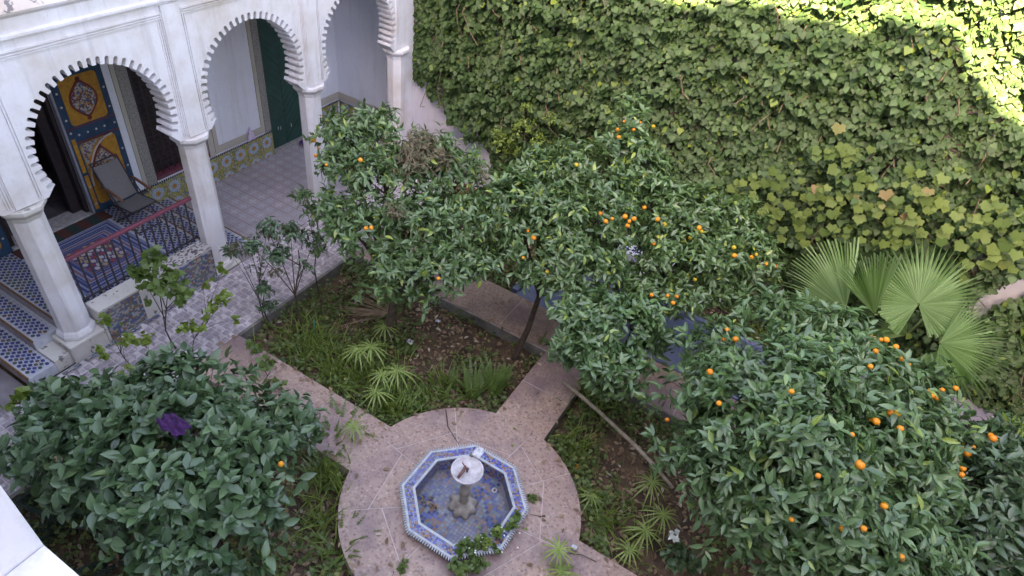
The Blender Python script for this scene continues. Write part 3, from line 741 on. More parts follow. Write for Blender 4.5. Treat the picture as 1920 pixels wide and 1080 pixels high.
def door_leaf(y0, y1, flip=False):
    """painted door leaf folded back flat against the wall, pattern as raised panels"""
    X = BX+.05; wd = y1-y0; z0, z1 = .53, 2.78
    m_ = MB(); m_.box((X, y0, z0), (X+.05, y1, z1)); lf = m_.build('painted_door', BLUE, bld, bevel=.004)
    off = Matrix.Identity(4)
    def add(mb, name, mat):
        o_ = mb.build(name, mat); o_.parent = lf; o_.matrix_parent_inverse = Matrix.Identity(4); return o_
    Xf = X+.051
    def rrect(ya, yb, za, zb, r_, x0, x1, mb, mi=0):
        p = []
        for cy, cz, a0 in ((yb-r_, zb-r_, 0), (ya+r_, zb-r_, 90), (ya+r_, za+r_, 180), (yb-r_, za+r_, 270)):
            for k_ in range(5): a = R(a0+22.5*k_); p.append((cy+r_*math.cos(a), cz+r_*math.sin(a)))
        mb.prism(p, x0, x1, axis=0, mi=mi)
    def lens(cy, cz, hw, hh, x0, x1, mb):
        p = []
        for k_ in range(24):
            a = 2*math.pi*k_/24; s_ = abs(math.sin(a))
            p.append((cy+hw*math.cos(a)*(1-.25*s_**3), cz+hh*math.sin(a)*(.82+.18*s_**6)))
        mb.prism(p, x0, x1, axis=0)
    mb = MB(); rrect(y0+.10, y1-.10, 1.98, 2.68, .06, Xf, Xf+.006, mb); add(mb, 'upper_panel', YEL)
    mb = MB(); rrect(y0+.10, y1-.10, .66, 1.70, .06, Xf, Xf+.006, mb); add(mb, 'lower_panel', YEL)
    cy = (y0+y1)/2
    for cz, hw, hh in ((2.33, .205, .28), (1.18, .21, .40)):
        mb = MB(); lens(cy, cz, hw, hh, Xf+.0065, Xf+.011, mb); add(mb, 'medallion_border', RED)
        mb = MB(); lens(cy, cz, hw-.03, hh-.04, Xf+.0115, Xf+.015, mb); add(mb, 'medallion', MOTT)
        for s_ in (-1, 1):
            mb = MB(); mb.lathe([(.035, 0), (.035, .004)], (0, 0, 0), 8); mb.v = [(Xf+.007+z_, cy+x_, cz+s_*(hh+.012)+y_) for x_, y_, z_ in mb.v]; add(mb, 'medallion_finial', RED)
    for k_ in range(5):      # painted flowers of the medallion
        for r_, nn in ((.05, 1), (.10, 6)):
            pass
    for cz, hh in ((2.33, .28), (1.18, .40)):
        for ring, nn, col in ((.0, 1, PALE), (.45, 7, YEL), (.72, 11, PALE)):
            for q in range(nn):
                a = 2*math.pi*q/nn; yy = cy+ring*.17*math.cos(a); zz = cz+ring*(hh-.05)*math.sin(a)
                mb = MB(); mb.lathe([(.016, 0), (.016, .003)], (0, 0, 0), 6); mb.v = [(Xf+.0155+z_, yy+x_, zz+y_) for x_, y_, z_ in mb.v]; add(mb, 'rosette', col)
    # corner spandrel with a pale rope arc
    mb = MB(); mb.prism([(y0+.11, 1.69), (y0+.11, 1.25), (y0+.18, 1.45), (y0+.30, 1.62), (y0+.5, 1.69)], Xf+.0065, Xf+.0095, axis=0); add(mb, 'spandrel', MOTT)
    mb = MB(); mb.tube([(Xf+.014, y0+.11+.5*(1-math.cos(t_)), 1.0+.7*math.sin(t_)) for t_ in [i*math.pi/2/14 for i in range(15)]], .011, 6); add(mb, 'rope_arc', PALE)
    mb = MB(); mb.box((Xf, y0+.02, .60), (Xf+.006, y0+.075, 1.2)); mb.box((Xf, y0+.02, 1.25), (Xf+.006, y0+.075, 1.80)); add(mb, 'ochre_strip', YEL)
    for (yy, zz) in [(y0+.045, z_) for z_ in (1.9, 2.1, 2.3, 2.5, .7, 1.0)]+[(y1-.05, z_) for z_ in (.8, 1.1, 1.4, 1.84, 2.1, 2.4)]+[(y0+.15+i*.13, 1.84) for i in range(4)]:
        mb = MB(); mb.lathe([(.017, 0), (.017, .004), (.006, .008)], (0, 0, 0), 8); mb.v = [(Xf+.006+z_, yy+x_, zz+y_) for x_, y_, z_ in mb.v]; add(mb, 'stud', PALE)
    mb = MB(); mb.box((Xf, y0+.001, 1.715), (Xf+.003, y1-.001, 1.735)); mb.box((Xf, y0+.001, 1.945), (Xf+.003, y1-.001, 1.96)); add(mb, 'rail_line', RED)
    return lf
door_leaf(4.27, 5.02); door_leaf(2.26, 3.02)
# pale edge of the open leaf beside the doorway
m = MB(); m.box((BX+.03, 4.235, .54), (BX+.10, 4.266, 2.78)); m.build('door_edge', simple('grey_primer', (.28, .28, .33), None, 8), bld)

# platform, steps and low wall between the pillars
plat = struct(bpy.data.objects.new('tiled_platform', None)); C.objects.link(plat)
def pb(name, a, b, mat, bevel=0):
    m_ = MB(); m_.box(a, b); return m_.build(name, mat, plat, bevel=bevel)
XR = -7.54
pb('platform_floor', (BX+.002, 2.56, .001), (XR, 4.83, .498), FLOORW)
pb('step', (BX+.002, 2.235, .001), (-7.665, 2.557, .332), FLOORW); pb('step', (BX+.002, 1.90, .001), (-7.30, 2.232, .165), FLOORW)
pb('step', (BX+.002, 4.833, .001), (XR, 5.185, .332), FLOORW); pb('step', (BX+.002, 5.188, .001), (XR+.12, 5.545, .165), FLOORW)
pb('platform_side', (-7.66, 2.236, .001), (-7.30, 2.437, .20), DIRTY)
for y_, z_, s_, xr in ((2.56, .498, -1, XR), (2.235, .332, -1, -7.67), (1.90, .165, -1, -7.31), (4.83, .498, 1, XR), (5.185, .332, 1, XR), (5.545, .165, 1, XR+.11)):
    a, b = (y_-.010, y_+.014) if s_ < 0 else (y_-.03, y_+.010)
    pb('step_nosing', (BX+.003, a+(.0 if s_ < 0 else .016), z_-.018), (xr, b, z_+.006), BRN, .003)
    c_ = y_-.006 if s_ < 0 else y_+.006
    pb('riser_band', (BX+.003, y_-.004 if s_ < 0 else y_+.0005, z_-.165), (xr-.002, y_-.0005 if s_ < 0 else y_+.004, z_-.025), simple('brown_riser', (.42, .36, .38), (.25, .2, .2), 14, .5, 0) if z_ == .498 else bpy.data.materials['brown_riser'])
def inlay(x0, x1, y0, y1, z, sp=.088, name='tile_inlay', mat=INLAY, k=.39, parent=None):
    m_ = MB(); nx = int((x1-x0)/sp); nyy = int((y1-y0)/sp)
    for i in range(nx*2+1):
        for j in range(nyy*2+1):
            if (i+j) % 2: continue
            x_ = x0+.02+i*sp/2; y_ = y0+.02+j*sp/2
            if x_ > x1-.03 or y_ > y1-.02: continue
            r_ = sp*k
            m_.add([(x_+r_*math.cos(q*math.pi/3)*.9, y_+r_*math.sin(q*math.pi/3)*.75, z) for q in range(6)], [tuple(range(6))])
            q_ = sp*.07; m_.add([(x_-q_, y_+sp*.5-q_, z), (x_+q_, y_+sp*.5-q_, z), (x_+q_, y_+sp*.5+q_, z), (x_-q_, y_+sp*.5+q_, z)], [(0, 1, 2, 3)])
    return m_.build(name, mat, parent or plat, kind='stuff')
inlay(BX+.02, XR, 2.60, 3.02, .5); inlay(BX+.02, -7.68, 2.28, 2.54, .334); inlay(BX+.02, -7.33, 1.94, 2.22, .167)
inlay(BX+.02, XR, 4.34, 4.79, .5); inlay(BX+.02, XR, 4.87, 5.14, .334); inlay(BX+.02, XR+.1, 5.22, 5.5, .167)
inlay(-7.70, XR, 3.02, 4.34, .5)
# low wall with mosaic face and rendered middle
pb('low_wall', (XR+.003, 2.925, .001), (-7.262, 4.735, .575), DIRTY, .004)
pb('low_wall_cap', (XR+.004, 2.93, .577), (-7.255, 3.75, .590), DIRTY, .004)
pb('mosaic_ledge', (XR+.004, 3.753, .577), (-7.255, 4.73, .590), MOST, .003)
pb('mosaic_panel', (-7.261, 2.96, .04), (-7.252, 3.50, .555), MOSF); pb('mosaic_panel', (-7.261, 4.05, .04), (-7.252, 4.72, .555), MOSF)
pb('rendered_panel', (-7.261, 3.503, .02), (-7.254, 4.047, .55), DIRTY)
pb('foot_strip', (-7.259, 2.0, .012), (-7.20, 4.9, .02), MOSF)
# the rug-like tile carpet in front of the door
rug = thing('patterned_rug', 'blue and white bordered geometric rug before the painted doorway', 'rug', (-8.4, 3.7, .5))
NAVY = simple('navy_thread', (.03, .045, .16), (.05, .07, .2), 60, .8, .1); LB = simple('pale_blue_thread', (.30, .33, .44), (.22, .26, .4), 60, .8, .1)
PKT = simple('dusty_rose_thread', (.28, .12, .14), (.2, .1, .14), 60, .8, .1)
ra = (-9.08, 3.06, -7.74, 4.30)
for k_, (d, mt) in enumerate(((0, LB), (.05, NAVY), (.085, LB), (.115, NAVY), (.19, LB), (.215, PKT), (.25, LB), (.275, NAVY), (.345, PKT), (.365, NAVY))):
    m = MB(); z = .502+k_*.0012; m.box((ra[0]+d, ra[1]+d*.95, z-.0025 if k_ else .499), (ra[2]-d, ra[3]-d*.95, z)); m.build('woven_border', mt, rug)
inlay(ra[0]+.37, ra[2]-.36, ra[1]+.36, ra[3]-.36, .5146, .12, 'woven_motif', INLAYR, .40, rug)
def dashes(d, z, mt, st=.03, ln=.025, wd_=.012):
    m_ = MB(); x_ = ra[0]+d
    while x_ < ra[2]-d:
        for y_ in (ra[1]+d, ra[3]-d-ln): m_.box((x_, y_, z-.001), (x_+wd_, y_+ln, z))
        x_ += st
    y_ = ra[1]+d
    while y_ < ra[3]-d:
        for x_ in (ra[0]+d, ra[2]-d-ln): m_.box((x_, y_, z-.001), (x_+ln, y_+wd_, z))
        y_ += st
    m_.build('woven_dashes', mt, rug, kind='stuff')
dashes(.012, .5035, NAVY); dashes(.14, .5072, LB); dashes(.30, .5118, LB)
mat_ = thing('striped_mat', 'dark green and red striped doormat at the dark doorway', 'mat', (-9.25, 3.7, .5))
GS = simple('bottle_green_pile', (.03, .055, .05), (.02, .035, .035), 60, .95, .3); RS = simple('rust_pile', (.12, .035, .025), (.08, .03, .025), 60, .95, .3)
for k_ in range(9):
    m = MB(); y_ = 3.0+k_*.155; m.box((BX+.055, y_, .499), (-9.09, y_+.153, .508+.001*(k_ % 2))); m.build('stripe', GS if k_ % 2 else RS, mat_)

# gallery floor of cement tiles, each one laid singly
gf = struct(bpy.data.objects.new('gallery_floor', None)); C.objects.link(gf)
m = MB(); m.box((BX+.002, 5.55, -.3), (-7.264, 9.876, -.012)); m.build('floor_bed', CONC, gf)
m = MB(); m.box((-7.66, 5.2, -.3), (-7.264, 5.548, -.004)); m.build('floor_edge', APRON, gf)
gt = .2125; gm = MB(); gm.box((-gt/2+.0025, -gt/2+.0025, -.011), (gt/2-.0025, gt/2-.0025, 0))
gme = bpy.data.meshes.new('floor_tile'); gme.from_pydata(gm.v, [], gm.f); gme.materials.append(GTILE)
for i in range(10):
    for j in range(20):
        o = place(gme, 'floor_tile', (BX+.004+gt*(i+.5), 5.555+gt*(j+.5), random.uniform(-.002, .001)), gf)
        o.rotation_euler = (0, 0, random.choice((0, math.pi/2)))

# railing
rl = thing('railing', 'maroon handrail with thin dark iron balusters between two white pillars', 'railing', (-7.6, 3.8, .58))
XL = -7.575
m = MB(); m.box((XL-.028, 2.86, 1.285), (XL+.028, 4.80, 1.335)); m.build('handrail', MAROON, rl, bevel=.012)
m = MB(); m.box((XL-.012, 2.90, .612), (XL+.012, 4.76, .632)); m.build('bottom_rail', BLACKM, rl)
for k_ in range(16):
    y_ = 2.96+k_*.115; m = MB(); m.tube([(XL, y_, .575), (XL, y_, 1.286)],   .014, 6); m.lathe([(.009, .80), (.017, .83), (.009, .86)], (XL, y_, 0), 8); m.build('baluster', BLACKM, rl)

# folding recliner
ch = thing('recliner_chair', 'grey mesh folding recliner with wooden armrests on the tiled platform', 'chair', (-8.62, 4.5, .5))
def V3(*a): return np.array(a, float)
s0, s1, s2, s3 = V3(-8.85, 4.36, .87), V3(-8.85, 4.74, .87), V3(-8.42, 4.74, .92), V3(-8.42, 4.34, .92)
b0, b1 = V3(-9.10, 4.36, 1.40), V3(-9.10, 4.74, 1.40)
def sling(pts, name, sag=.03, n_=6):
    m_ = MB(); a, b, c, d = pts; vs = []
    for i in range(n_+1):
        for j in range(n_+1):
            u, v = i/n_, j/n_; p = (a*(1-u)+b*u)*(1-v)+(d*(1-u)+c*u)*v
            p = p-np.array([0, 0, sag])*math.sin(math.pi*u)*.8; vs.append(p)
    top = len(vs); vs += [p-np.array([0, 0, .006]) for p in vs]; s_ = n_+1
    fs = []
    for i in range(n_):
        for j in range(n_): q = i*s_+j; fs += [(q, q+1, q+s_+1, q+s_), (q+top+s_, q+top+s_+1, q+top+1, q+top)]
    m_.add(vs, fs); return m_.build(name, GREYF, ch, smooth=True)
sling([s0, s1, s2, s3], 'seat'); sling([b0, b1, s1+V3(0, 0, .03), s0+V3(0, 0, .03)], 'backrest', .02)
for y_ in (4.345, 4.755):
    m = MB(); m.tube([(-9.12, y_, 1.45), (-8.84, y_, .86), (-8.74, y_, .80)], .012); m.build('back_frame', BLACKM, ch)
    m = MB(); m.tube([(-8.86, y_, .86), (-8.40, y_, .91)], .012); m.build('seat_frame', BLACKM, ch)
    m = MB(); m.tube([(-8.42, y_, .90), (-8.92, y_, .515)], .011); m.build('leg', BLACKM, ch)
    m = MB(); m.tube([(-8.88, y_, 1.10), (-8.42, y_, .515)], .011); m.build('leg', BLACKM, ch)
    yy = y_-.02 if y_ < 4.5 else y_+.02
    m = MB(); m.tube([(-8.98, yy, 1.115), (-8.85, yy, 1.13), (-8.62, yy, 1.10), (-8.50, yy, 1.075)], [.014, .022, .022, .016], 8); m.build('armrest', WOOD, ch, smooth=True)
for x_, z_ in ((-9.12, 1.45), (-8.40, .91), (-8.42, .515), (-8.92, .515)):
    m = MB(); m.tube([(x_, 4.345, z_), (x_, 4.755, z_)], .011); m.build('crossbar', BLACKM, ch)

def cloth(name, c, sx, sy, mat, label, cat, n_=14, h=.06, parent=None, seed=1, vertical=False):
    from mathutils import noise as mn
    m_ = MB(); vs = []
    for i in range(n_+1):
        for j in range(n_+1):
            u, v = i/n_*2-1, j/n_*2-1; r_ = 1+.18*mn.noise(Vector((u*2+seed, v*2, 0))); d = max(abs(u), abs(v)); l = math.hypot(u, v) or 1
            x_, y_ = u*r_*(.75+.25*d/l), v*r_*(.75+.25*d/l)
            vs.append((c[0]+x_*sx, c[1]+y_*sy, c[2]+h*(mn.noise(Vector((u*2.2, v*2.2, seed)))+.6*mn.noise(Vector((u*5, v*5, seed))))+h*.6*(1-l*.8)))
    s_ = n_+1; m_.add(vs, [(i*s_+j, i*s_+j+1, (i+1)*s_+j+1, (i+1)*s_+j) for i in range(n_) for j in range(n_)])
    o = m_.build(name, mat, smooth=True); sm = o.modifiers.new('t', 'SOLIDIFY'); sm.thickness = .006; tag(o, label, cat); return o
# lilac cloth hanging on the dado ledge, violet bag by the door
m = MB()
hx = BX+.045; vs = []; hy, hz = 7.42, .80
for i in range(9):
    for j in range(7):
        v = i/8; u = j/6-.5; vs.append((hx+.02*math.sin(j*2.1+i*.6)*v+.02*v, hy+u*(.03+.17*v), hz-.26*v))
m.add(vs, [(i*7+j, i*7+j+1, (i+1)*7+j+1, (i+1)*7+j) for i in range(8) for j in range(6)])
o = m.build('hanging_cloth', LILAC, smooth=True); o.modifiers.new('t', 'SOLIDIFY').thickness = .006; tag(o, 'small lilac and white cloth hung on the wall beside the green door', 'cloth')
vb = at(568, 268, .06)
cloth('plastic_bag', (vb[0]+.1, vb[1]+.05, .07), .15, .12, PURP2, 'crumpled violet bag on the gallery floor behind the third pillar', 'bag', h=.1, seed=4)
vb2 = at(637, 263, .05)
cloth('plastic_bag', (vb2[0], vb2[1], .03), .16, .12, PURP2, 'violet bag on the gallery floor seen through the orange tree leaves', 'bag', h=.07, seed=9)

# ================================================================== NORTH WALL, SOUTH AND EAST BUILDINGS
nw = MB(); nw.box((-7.363, 9.878, -.4), (6.2, 10.2, 7.4)); nwo = nw.build('garden_wall', plaster('white_garden_wall', (.60, .58, .66), (.42, .38, .40), .6)); tag(nwo, 'tall white courtyard wall almost hidden under ivy', 'wall')
ew = MB(); ew.box((5.9, -3, -.4), (6.2, 9.876, 7.0)); tag(ew.build('side_wall', WHITE), 'plain white courtyard wall closing the right side', 'wall')
SY = .30; TE = math.tan(R(SUN_EL))
def roofz(zs): return zs+TE*(9.6-SY)  # roof height set by where its shadow edge should fall on the ivy
sb = thing('near_building', 'white building corner with stepped ledge in the bottom left foreground', 'building', (-2, -.5, 0))
m = MB(); m.box((-13, -.4, -.4), (5.896, SY-.03, 3.9)); m.build('lower_wall', WHITE, sb)
m = MB(); m.prism([(SY-.03, 3.902), (SY-.03, 3.94), (SY-.085, 4.0), (SY-.085, 4.17), (SY-.03, 4.215), (SY, 4.235), (SY, 4.275), (-.42, 4.275), (-.42, 3.902)][::-1], -2.045, 5.89, axis=0); m.build('moulded_ledge', WHITE, sb)
m = MB(); m.box((-13, -.4, 3.903), (-2.05, SY+.002, roofz(4.4)-.01)); m.build('corner_pillar', plaster('near_plaster', (.70, .68, .72), (.55, .50, .46), .35), sb, bevel=.01)
prof = [(-2.3, 4.42), (-1.8, 4.36), (-1.35, 4.50), (-1.1, 4.38), (-.6, 4.52), (-.2, 4.45), (.1, 4.68), (.45, 4.60), (.8, 4.76), (.95, 4.60), (1.15, 4.28), (1.35, 4.30), (1.6, 4.08), (1.9, 4.0), (2.2, 3.72), (3.0, 3.5), (5.89, 2.9)]; prof[0] = (-2.048, 4.38)
pts = [(x_, roofz(z_+.22)) for x_, z_ in prof]
m = MB(); m.prism([(-2.048, 9.0), (5.89, 9.0)]+pts[::-1], -.2, SY, axis=1); m.build('shadow_parapet', WHITE, sb)  # unseen roofline, invented and shaped to cut the sun's shadow edge
m = MB(); m.box((-7.3, -3.2, -.4), (5.89, -3.0, 9.3)); m.box((-7.3, -3.0, 9.1), (5.89, -.203, 9.29)); m.build('rear_wall', WHITE, sb)

# ================================================================== FOUNTAIN
fo = thing('octagonal_fountain', 'octagonal mosaic fountain basin with white marble pedestal bowl', 'fountain', (OFC[0], OFC[1], 0))
RO, RI = .70, .545; HZ = .12; FZ = -.10
def oc(ap, k_, z): a = R(22.5+45*k_); r_ = ap/math.cos(R(22.5)); return (OFC[0]+r_*math.cos(a), OFC[1]+r_*math.sin(a), z)
m = MB()
for k_ in range(8):
    a, b = k_, k_+1
    m.add([oc(RO-.012, a, -.02), oc(RO-.012, b, -.02), oc(RO-.012, b, HZ-.006), oc(RO-.012, a, HZ-.006), oc(RI+.006, a, HZ-.006), oc(RI+.006, b, HZ-.006), oc(RI+.006, b, FZ), oc(RI+.006, a, FZ)],
          [(0, 1, 2, 3), (3, 2, 5, 4), (4, 5, 6, 7)])
m.build('basin_wall', CONC, fo)
m = MB()
for k_ in range(8):
    a, b = k_, k_+1
    for u0, u1, z0, z1 in ((RO-.004, RO-.03, HZ-.03, HZ+.004), (RI+.03, RI, HZ-.02, HZ+.004)):
        m.add([oc(u0, a, z1), oc(u0, b, z1), oc(u1, b, z1), oc(u1, a, z1), oc(u0, a, z0), oc(u0, b, z0), oc(u1, b, z0), oc(u1, a, z0)], [(0, 1, 2, 3), (4, 5, 1, 0), (3, 2, 6, 7)])
m.build('rim_border', RIME, fo)
m = MB()
def lerp(p, q, t_): return tuple(p[i]+(q[i]-p[i])*t_ for i in range(3))
for k_ in range(8):
    n_ = 20; rows = 4; g_ = .08
    for r_ in range(rows):
        u0 = RO-.032-(RO-RI-.064)*r_/rows; u1 = RO-.032-(RO-RI-.064)*(r_+1)/rows
        for i in range(n_):
            t0, t1 = (i+g_)/n_, (i+1-g_)/n_; z_ = HZ+.002
            q0, q1 = u0-(u0-u1)*g_, u1+(u0-u1)*g_
            m.add([lerp(oc(q0, k_, z_), oc(q0, k_+1, z_), t0), lerp(oc(q0, k_, z_), oc(q0, k_+1, z_), t1), lerp(oc(q1, k_, z_), oc(q1, k_+1, z_), t1), lerp(oc(q1, k_, z_), oc(q1, k_+1, z_), t0)], [(0, 1, 2, 3)])
    rows = 5
    for r_ in range(rows):      # inner face
        z1, z0 = HZ-.022-(HZ-.022-FZ)*r_/rows, HZ-.022-(HZ-.022-FZ)*(r_+1)/rows
        for i in range(14):
            t0, t1 = (i+g_)/14, (i+1-g_)/14; zz = z1-.004; z0_ = z0+.003
            m.add([lerp(oc(RI+.003, k_, zz), oc(RI+.003, k_+1, zz), t0), lerp(oc(RI+.003, k_, z0_), oc(RI+.003, k_+1, z0_), t0), lerp(oc(RI+.003, k_, z0_), oc(RI+.003, k_+1, z0_), t1), lerp(oc(RI+.003, k_, zz), oc(RI+.003, k_+1, zz), t1)], [(0, 1, 2, 3)])
m.build('rim_mosaic', RIMT, fo, kind='stuff')
m = MB()
for k_ in range(8):         # stepped merlon edge
    for i in range(19):
        t0, t1 = (i+.12)/19, (i+.70)/19
        p = [lerp(oc(RO-.002, k_, HZ+.003), oc(RO-.002, k_+1, HZ+.003), t0), lerp(oc(RO-.002, k_, HZ+.003), oc(RO-.002, k_+1, HZ+.003), t1)]
        tip = lerp(oc(RO+.030, k_, HZ+.001), oc(RO+.030, k_+1, HZ+.001), (t0+t1)/2-.006); tip2 = lerp(oc(RO+.030, k_, HZ+.001), oc(RO+.030, k_+1, HZ+.001), (t0+t1)/2+.006)
        dn = [(x_, y_, z_-.022) for x_, y_, z_ in (p[0], p[1], tip2, tip)]
        m.add([p[0], p[1], tip2, tip]+dn, [(3, 2, 1, 0), (2, 3, 7, 6), (3, 0, 4, 7), (1, 2, 6, 5)])
m.build('scalloped_edge', RIME, fo, kind='stuff')
m = MB(); m.add([oc(RI+.004, k_, FZ) for k_ in range(8)], [tuple(range(8))]); m.build('basin_floor', simple('grey_grout', (.18, .18, .2), (.12, .12, .13), 6), fo)
m = MB(); s_ = .044
for i in range(-14, 14):
    for j in range(-14, 14):
        x_, y_ = i*s_+.02, j*s_+.02; a = math.atan2(y_, x_); aa = ((a+R(22.5)) % R(45))-R(22.5)
        if math.hypot(x_, y_)*math.cos(aa) > RI-.024: continue
        h2 = s_/2-.0028; z_ = FZ+.003+random.uniform(0, .0012)
        X_, Y_ = OFC[0]+x_, OFC[1]+y_
        m.add([(X_-h2, Y_-h2, z_), (X_+h2, Y_-h2, z_), (X_+h2, Y_+h2, z_), (X_-h2, Y_+h2, z_)], [(0, 1, 2, 3)])
m.build('floor_mosaic', POOLT, fo, kind='stuff')
pc = (OFC[0]-.01, OFC[1]+.015, FZ)
m = MB(); m.lathe([(.165, .003), (.17, .025), (.15, .07), (.10, .11), (.055, .125)], pc, 48, flute=.12, nf=8); m.build('pedestal_foot', STONE, fo, smooth=True)
m = MB(); m.lathe([(.052, .095), (.062, .115), (.062, .13), (.045, .15), (.05, .20), (.062, .27), (.066, .33), (.056, .42), (.044, .52), (.04, .60), (.055, .63), (.05, .66)], pc, 20); m.build('pedestal_shaft', STONE, fo, smooth=True)
m = MB(); m.lathe([(.05, .655), (.10, .665), (.155, .70), (.182, .74), (.188, .765), (.182, .775), (.168, .772), (.160, .758), (.10, .735), (.03, .728)], pc, 40); m.build('bowl', BOWLM, fo, smooth=True)
m = MB(); m.lathe([(.012, .725), (.012, .77), (.02, .78), (.012, .80)], pc, 10); m.build('spout', BLACKM, fo)
m = MB(); m.lathe([(.034, .0), (.034, .012), (.026, .014), (.024, .004)], (at(927, 920, FZ)[0], at(927, 920, FZ)[1], FZ+.002), 20); dr = m.build('drain_ring', MARBLE, fo)
m = MB(); m.lathe([(.016, .0), (.014, .010)], (at(927, 920, FZ)[0], at(927, 920, FZ)[1], FZ+.004), 12); m.build('drain_plug', BLACKM, fo)
# a worn garden figurine? the cloth, rag and red piece lying in the bowl
bz = FZ+.765; bw = at(888, 855, bz)
cloth('white_rag', (bw[0]+.03, bw[1]+.05, bz+.03), .055, .07, PAPER, 'crumpled white rag lying on the rim of the fountain bowl', 'rag', 8, .05, seed=3)
rp = at(868, 885, bz)
m = MB(); m.tube([(rp[0], rp[1]-.10, bz+.015), (rp[0]+.005, rp[1], bz+.03), (rp[0]-.01, rp[1]+.06, bz+.04)], [.016, .022, .014], 8); m.tube([(rp[0]-.01, rp[1]+.05, bz+.04), (rp[0]-.06, rp[1]+.07, bz+.05)], .008, 6); m.tube([(rp[0], rp[1]+.04, bz+.04), (rp[0]+.05, rp[1]+.03, bz+.05)], .01, 6)
tag(m.build('twig_bundle', simple('reddish_bark', (.22, .09, .08), (.12, .05, .05), 20), smooth=True), 'short reddish piece of wood lying in the marble fountain bowl', 'wood')
m = MB(); m.lathe([(.02, 0), (.03, .015), (.02, .035), (.0, .04)], (bw[0]-.02, bw[1]-.01, bz+.005), 10); tag(m.build('grey_pebble', CONC, smooth=True), 'round grey stone in the fountain bowl', 'stone')

# ================================================================== TREES
ORA = [(588,262,1),(592,292,.8),(598,278,.8),(612,309,.8),(676,300,.8),(686,428,1),(696,427,.8),(822,522,.8),(981,338,-.8),(1005,375,.8)]
orange_tree('orange tree with a dried brown patch rooted near the back of the planted bed', at(728, 650, -.2),
    W([(640,255,2.45,.36,.8),(700,250,2.4,.42,.8),(650,330,2.2,.42,.8),(620,400,1.9,.34,.8),(720,340,2.35,.5,.8),(800,310,2.4,.48,.8),(860,340,2.2,.42,.8),(690,440,1.9,.46,.8),(780,420,2.05,.52,.8),(860,430,1.95,.48,.8),(740,510,1.6,.42,.7),(830,500,1.7,.44,.7),(900,490,1.6,.36,.7),(930,400,2.0,.42,.8),(780,555,1.35,.26,.7)]),
    2450, .108, LM_OR, ORA, r0=.065, orad=.034)
ORB_ = [(1158,243,1),(1160,257,1.1),(1188,243,.9),(1225,237,-1.2),(1200,230,.8),(1170,228,.8),(1081,309,-.9),(1001,446,1),(990,433,.8),(981,483,.8),(1026,510,-.9)]
orange_tree('orange tree with a leaning bare trunk beside the path corner and a tall leading shoot', at(965, 672, -.2),
    W([(1182,215,3.0,.20,1.2),(1175,275,2.7,.34,.9),(1090,320,2.5,.42,.8),(1020,330,2.3,.40,.8),(970,380,2.2,.42,.8),(1050,400,2.2,.46,.8),(1130,360,2.4,.44,.8),(985,460,1.8,.36,.8),(1010,515,1.6,.28,.8),(1060,530,1.65,.24,.8),(1095,545,1.6,.18,.8),(1060,470,1.9,.40,.8),(1205,320,2.4,.38,.8)]),
    2200, .112, LM_OR, ORB_, r0=.05)
ORC = [(1208,389,1),(1126,400,.9),(1136,415,1.1),(1148,410,.9),(1172,406,1.1),(1180,415,1),(1189,410,1),(1177,423,1),(1233,411,1),(1245,421,-1.1),(1234,445,-1),(1225,456,1),(1311,427,1),(1315,434,-1),(1294,446,-1),(1288,517,-1),(1303,524,-1),(1376,464,-1),(1377,479,1),(1409,482,1),(1418,477,-.9),(1437,495,.9),(1455,499,1),(1252,554,1),(1262,568,1.1),(1269,556,.9),(1110,567,1),(1118,572,1),(1133,571,1),(1142,567,.9),(1186,585,.9),(1222,553,.9)]
orange_tree('orange tree behind the far path carrying the most oranges, in front of the ivy', at(1215, 560, -.2),
    W([(1240,390,2.3,.40,.8),(1160,420,2.2,.40,.8),(1300,400,2.2,.42,.8),(1370,420,2.0,.44,.8),(1240,470,1.9,.34,.8),(1330,480,1.9,.42,.8),(1400,480,1.8,.40,.8),(1430,510,1.6,.26,.8),(1130,500,1.8,.30,.8),(1280,555,1.55,.34,.7),(1350,540,1.5,.34,.7),(1200,545,1.5,.30,.7)]),
    2150, .112, LM_OR, ORC, r0=.055)
ORD = [(1096,707,.9),(1345,757,.01)]
orange_tree('small orange tree overhanging the junction of the two garden paths', at(1150, 745, -.2),
    W([(1130,600,1.7,.36,.8),(1190,610,1.65,.34,.8),(1110,660,1.5,.32,.8),(1160,690,1.4,.32,.8),(1225,640,1.35,.18,.7),(1080,590,1.6,.26,.8),(1070,655,1.3,.22,.8),(1140,725,1.1,.20,.8)]),
    1050, .125, LM_OR2, ORD[:1], r0=.04)
ORE = [(1363,618,.9),(1357,636,.9),(1379,636,1),(1369,661,1.05),(1331,697,1.05),(1348,756,.9),(1616,633,1),(1626,634,.9),(1636,634,1.05),(1652,637,.9),(1662,637,1),(1680,650,1.1),(1691,673,.9),(1703,682,1),(1642,658,.8),(1632,687,.8),(1733,733,1),(1743,733,1.1),(1756,747,.9),(1767,731,1),(1792,728,1),(1748,742,.9),(1682,775,-1.2),(1670,774,1),(1643,790,1.2),(1634,786,.9),(1688,803,1),(1613,871,1.2),(1598,815,.8),(1484,734,.8),(1581,992,1),(1619,991,1),(1658,948,1),(1484,974,.8),(1534,892,.8),(1690,1045,1),(1251,787,.7)]
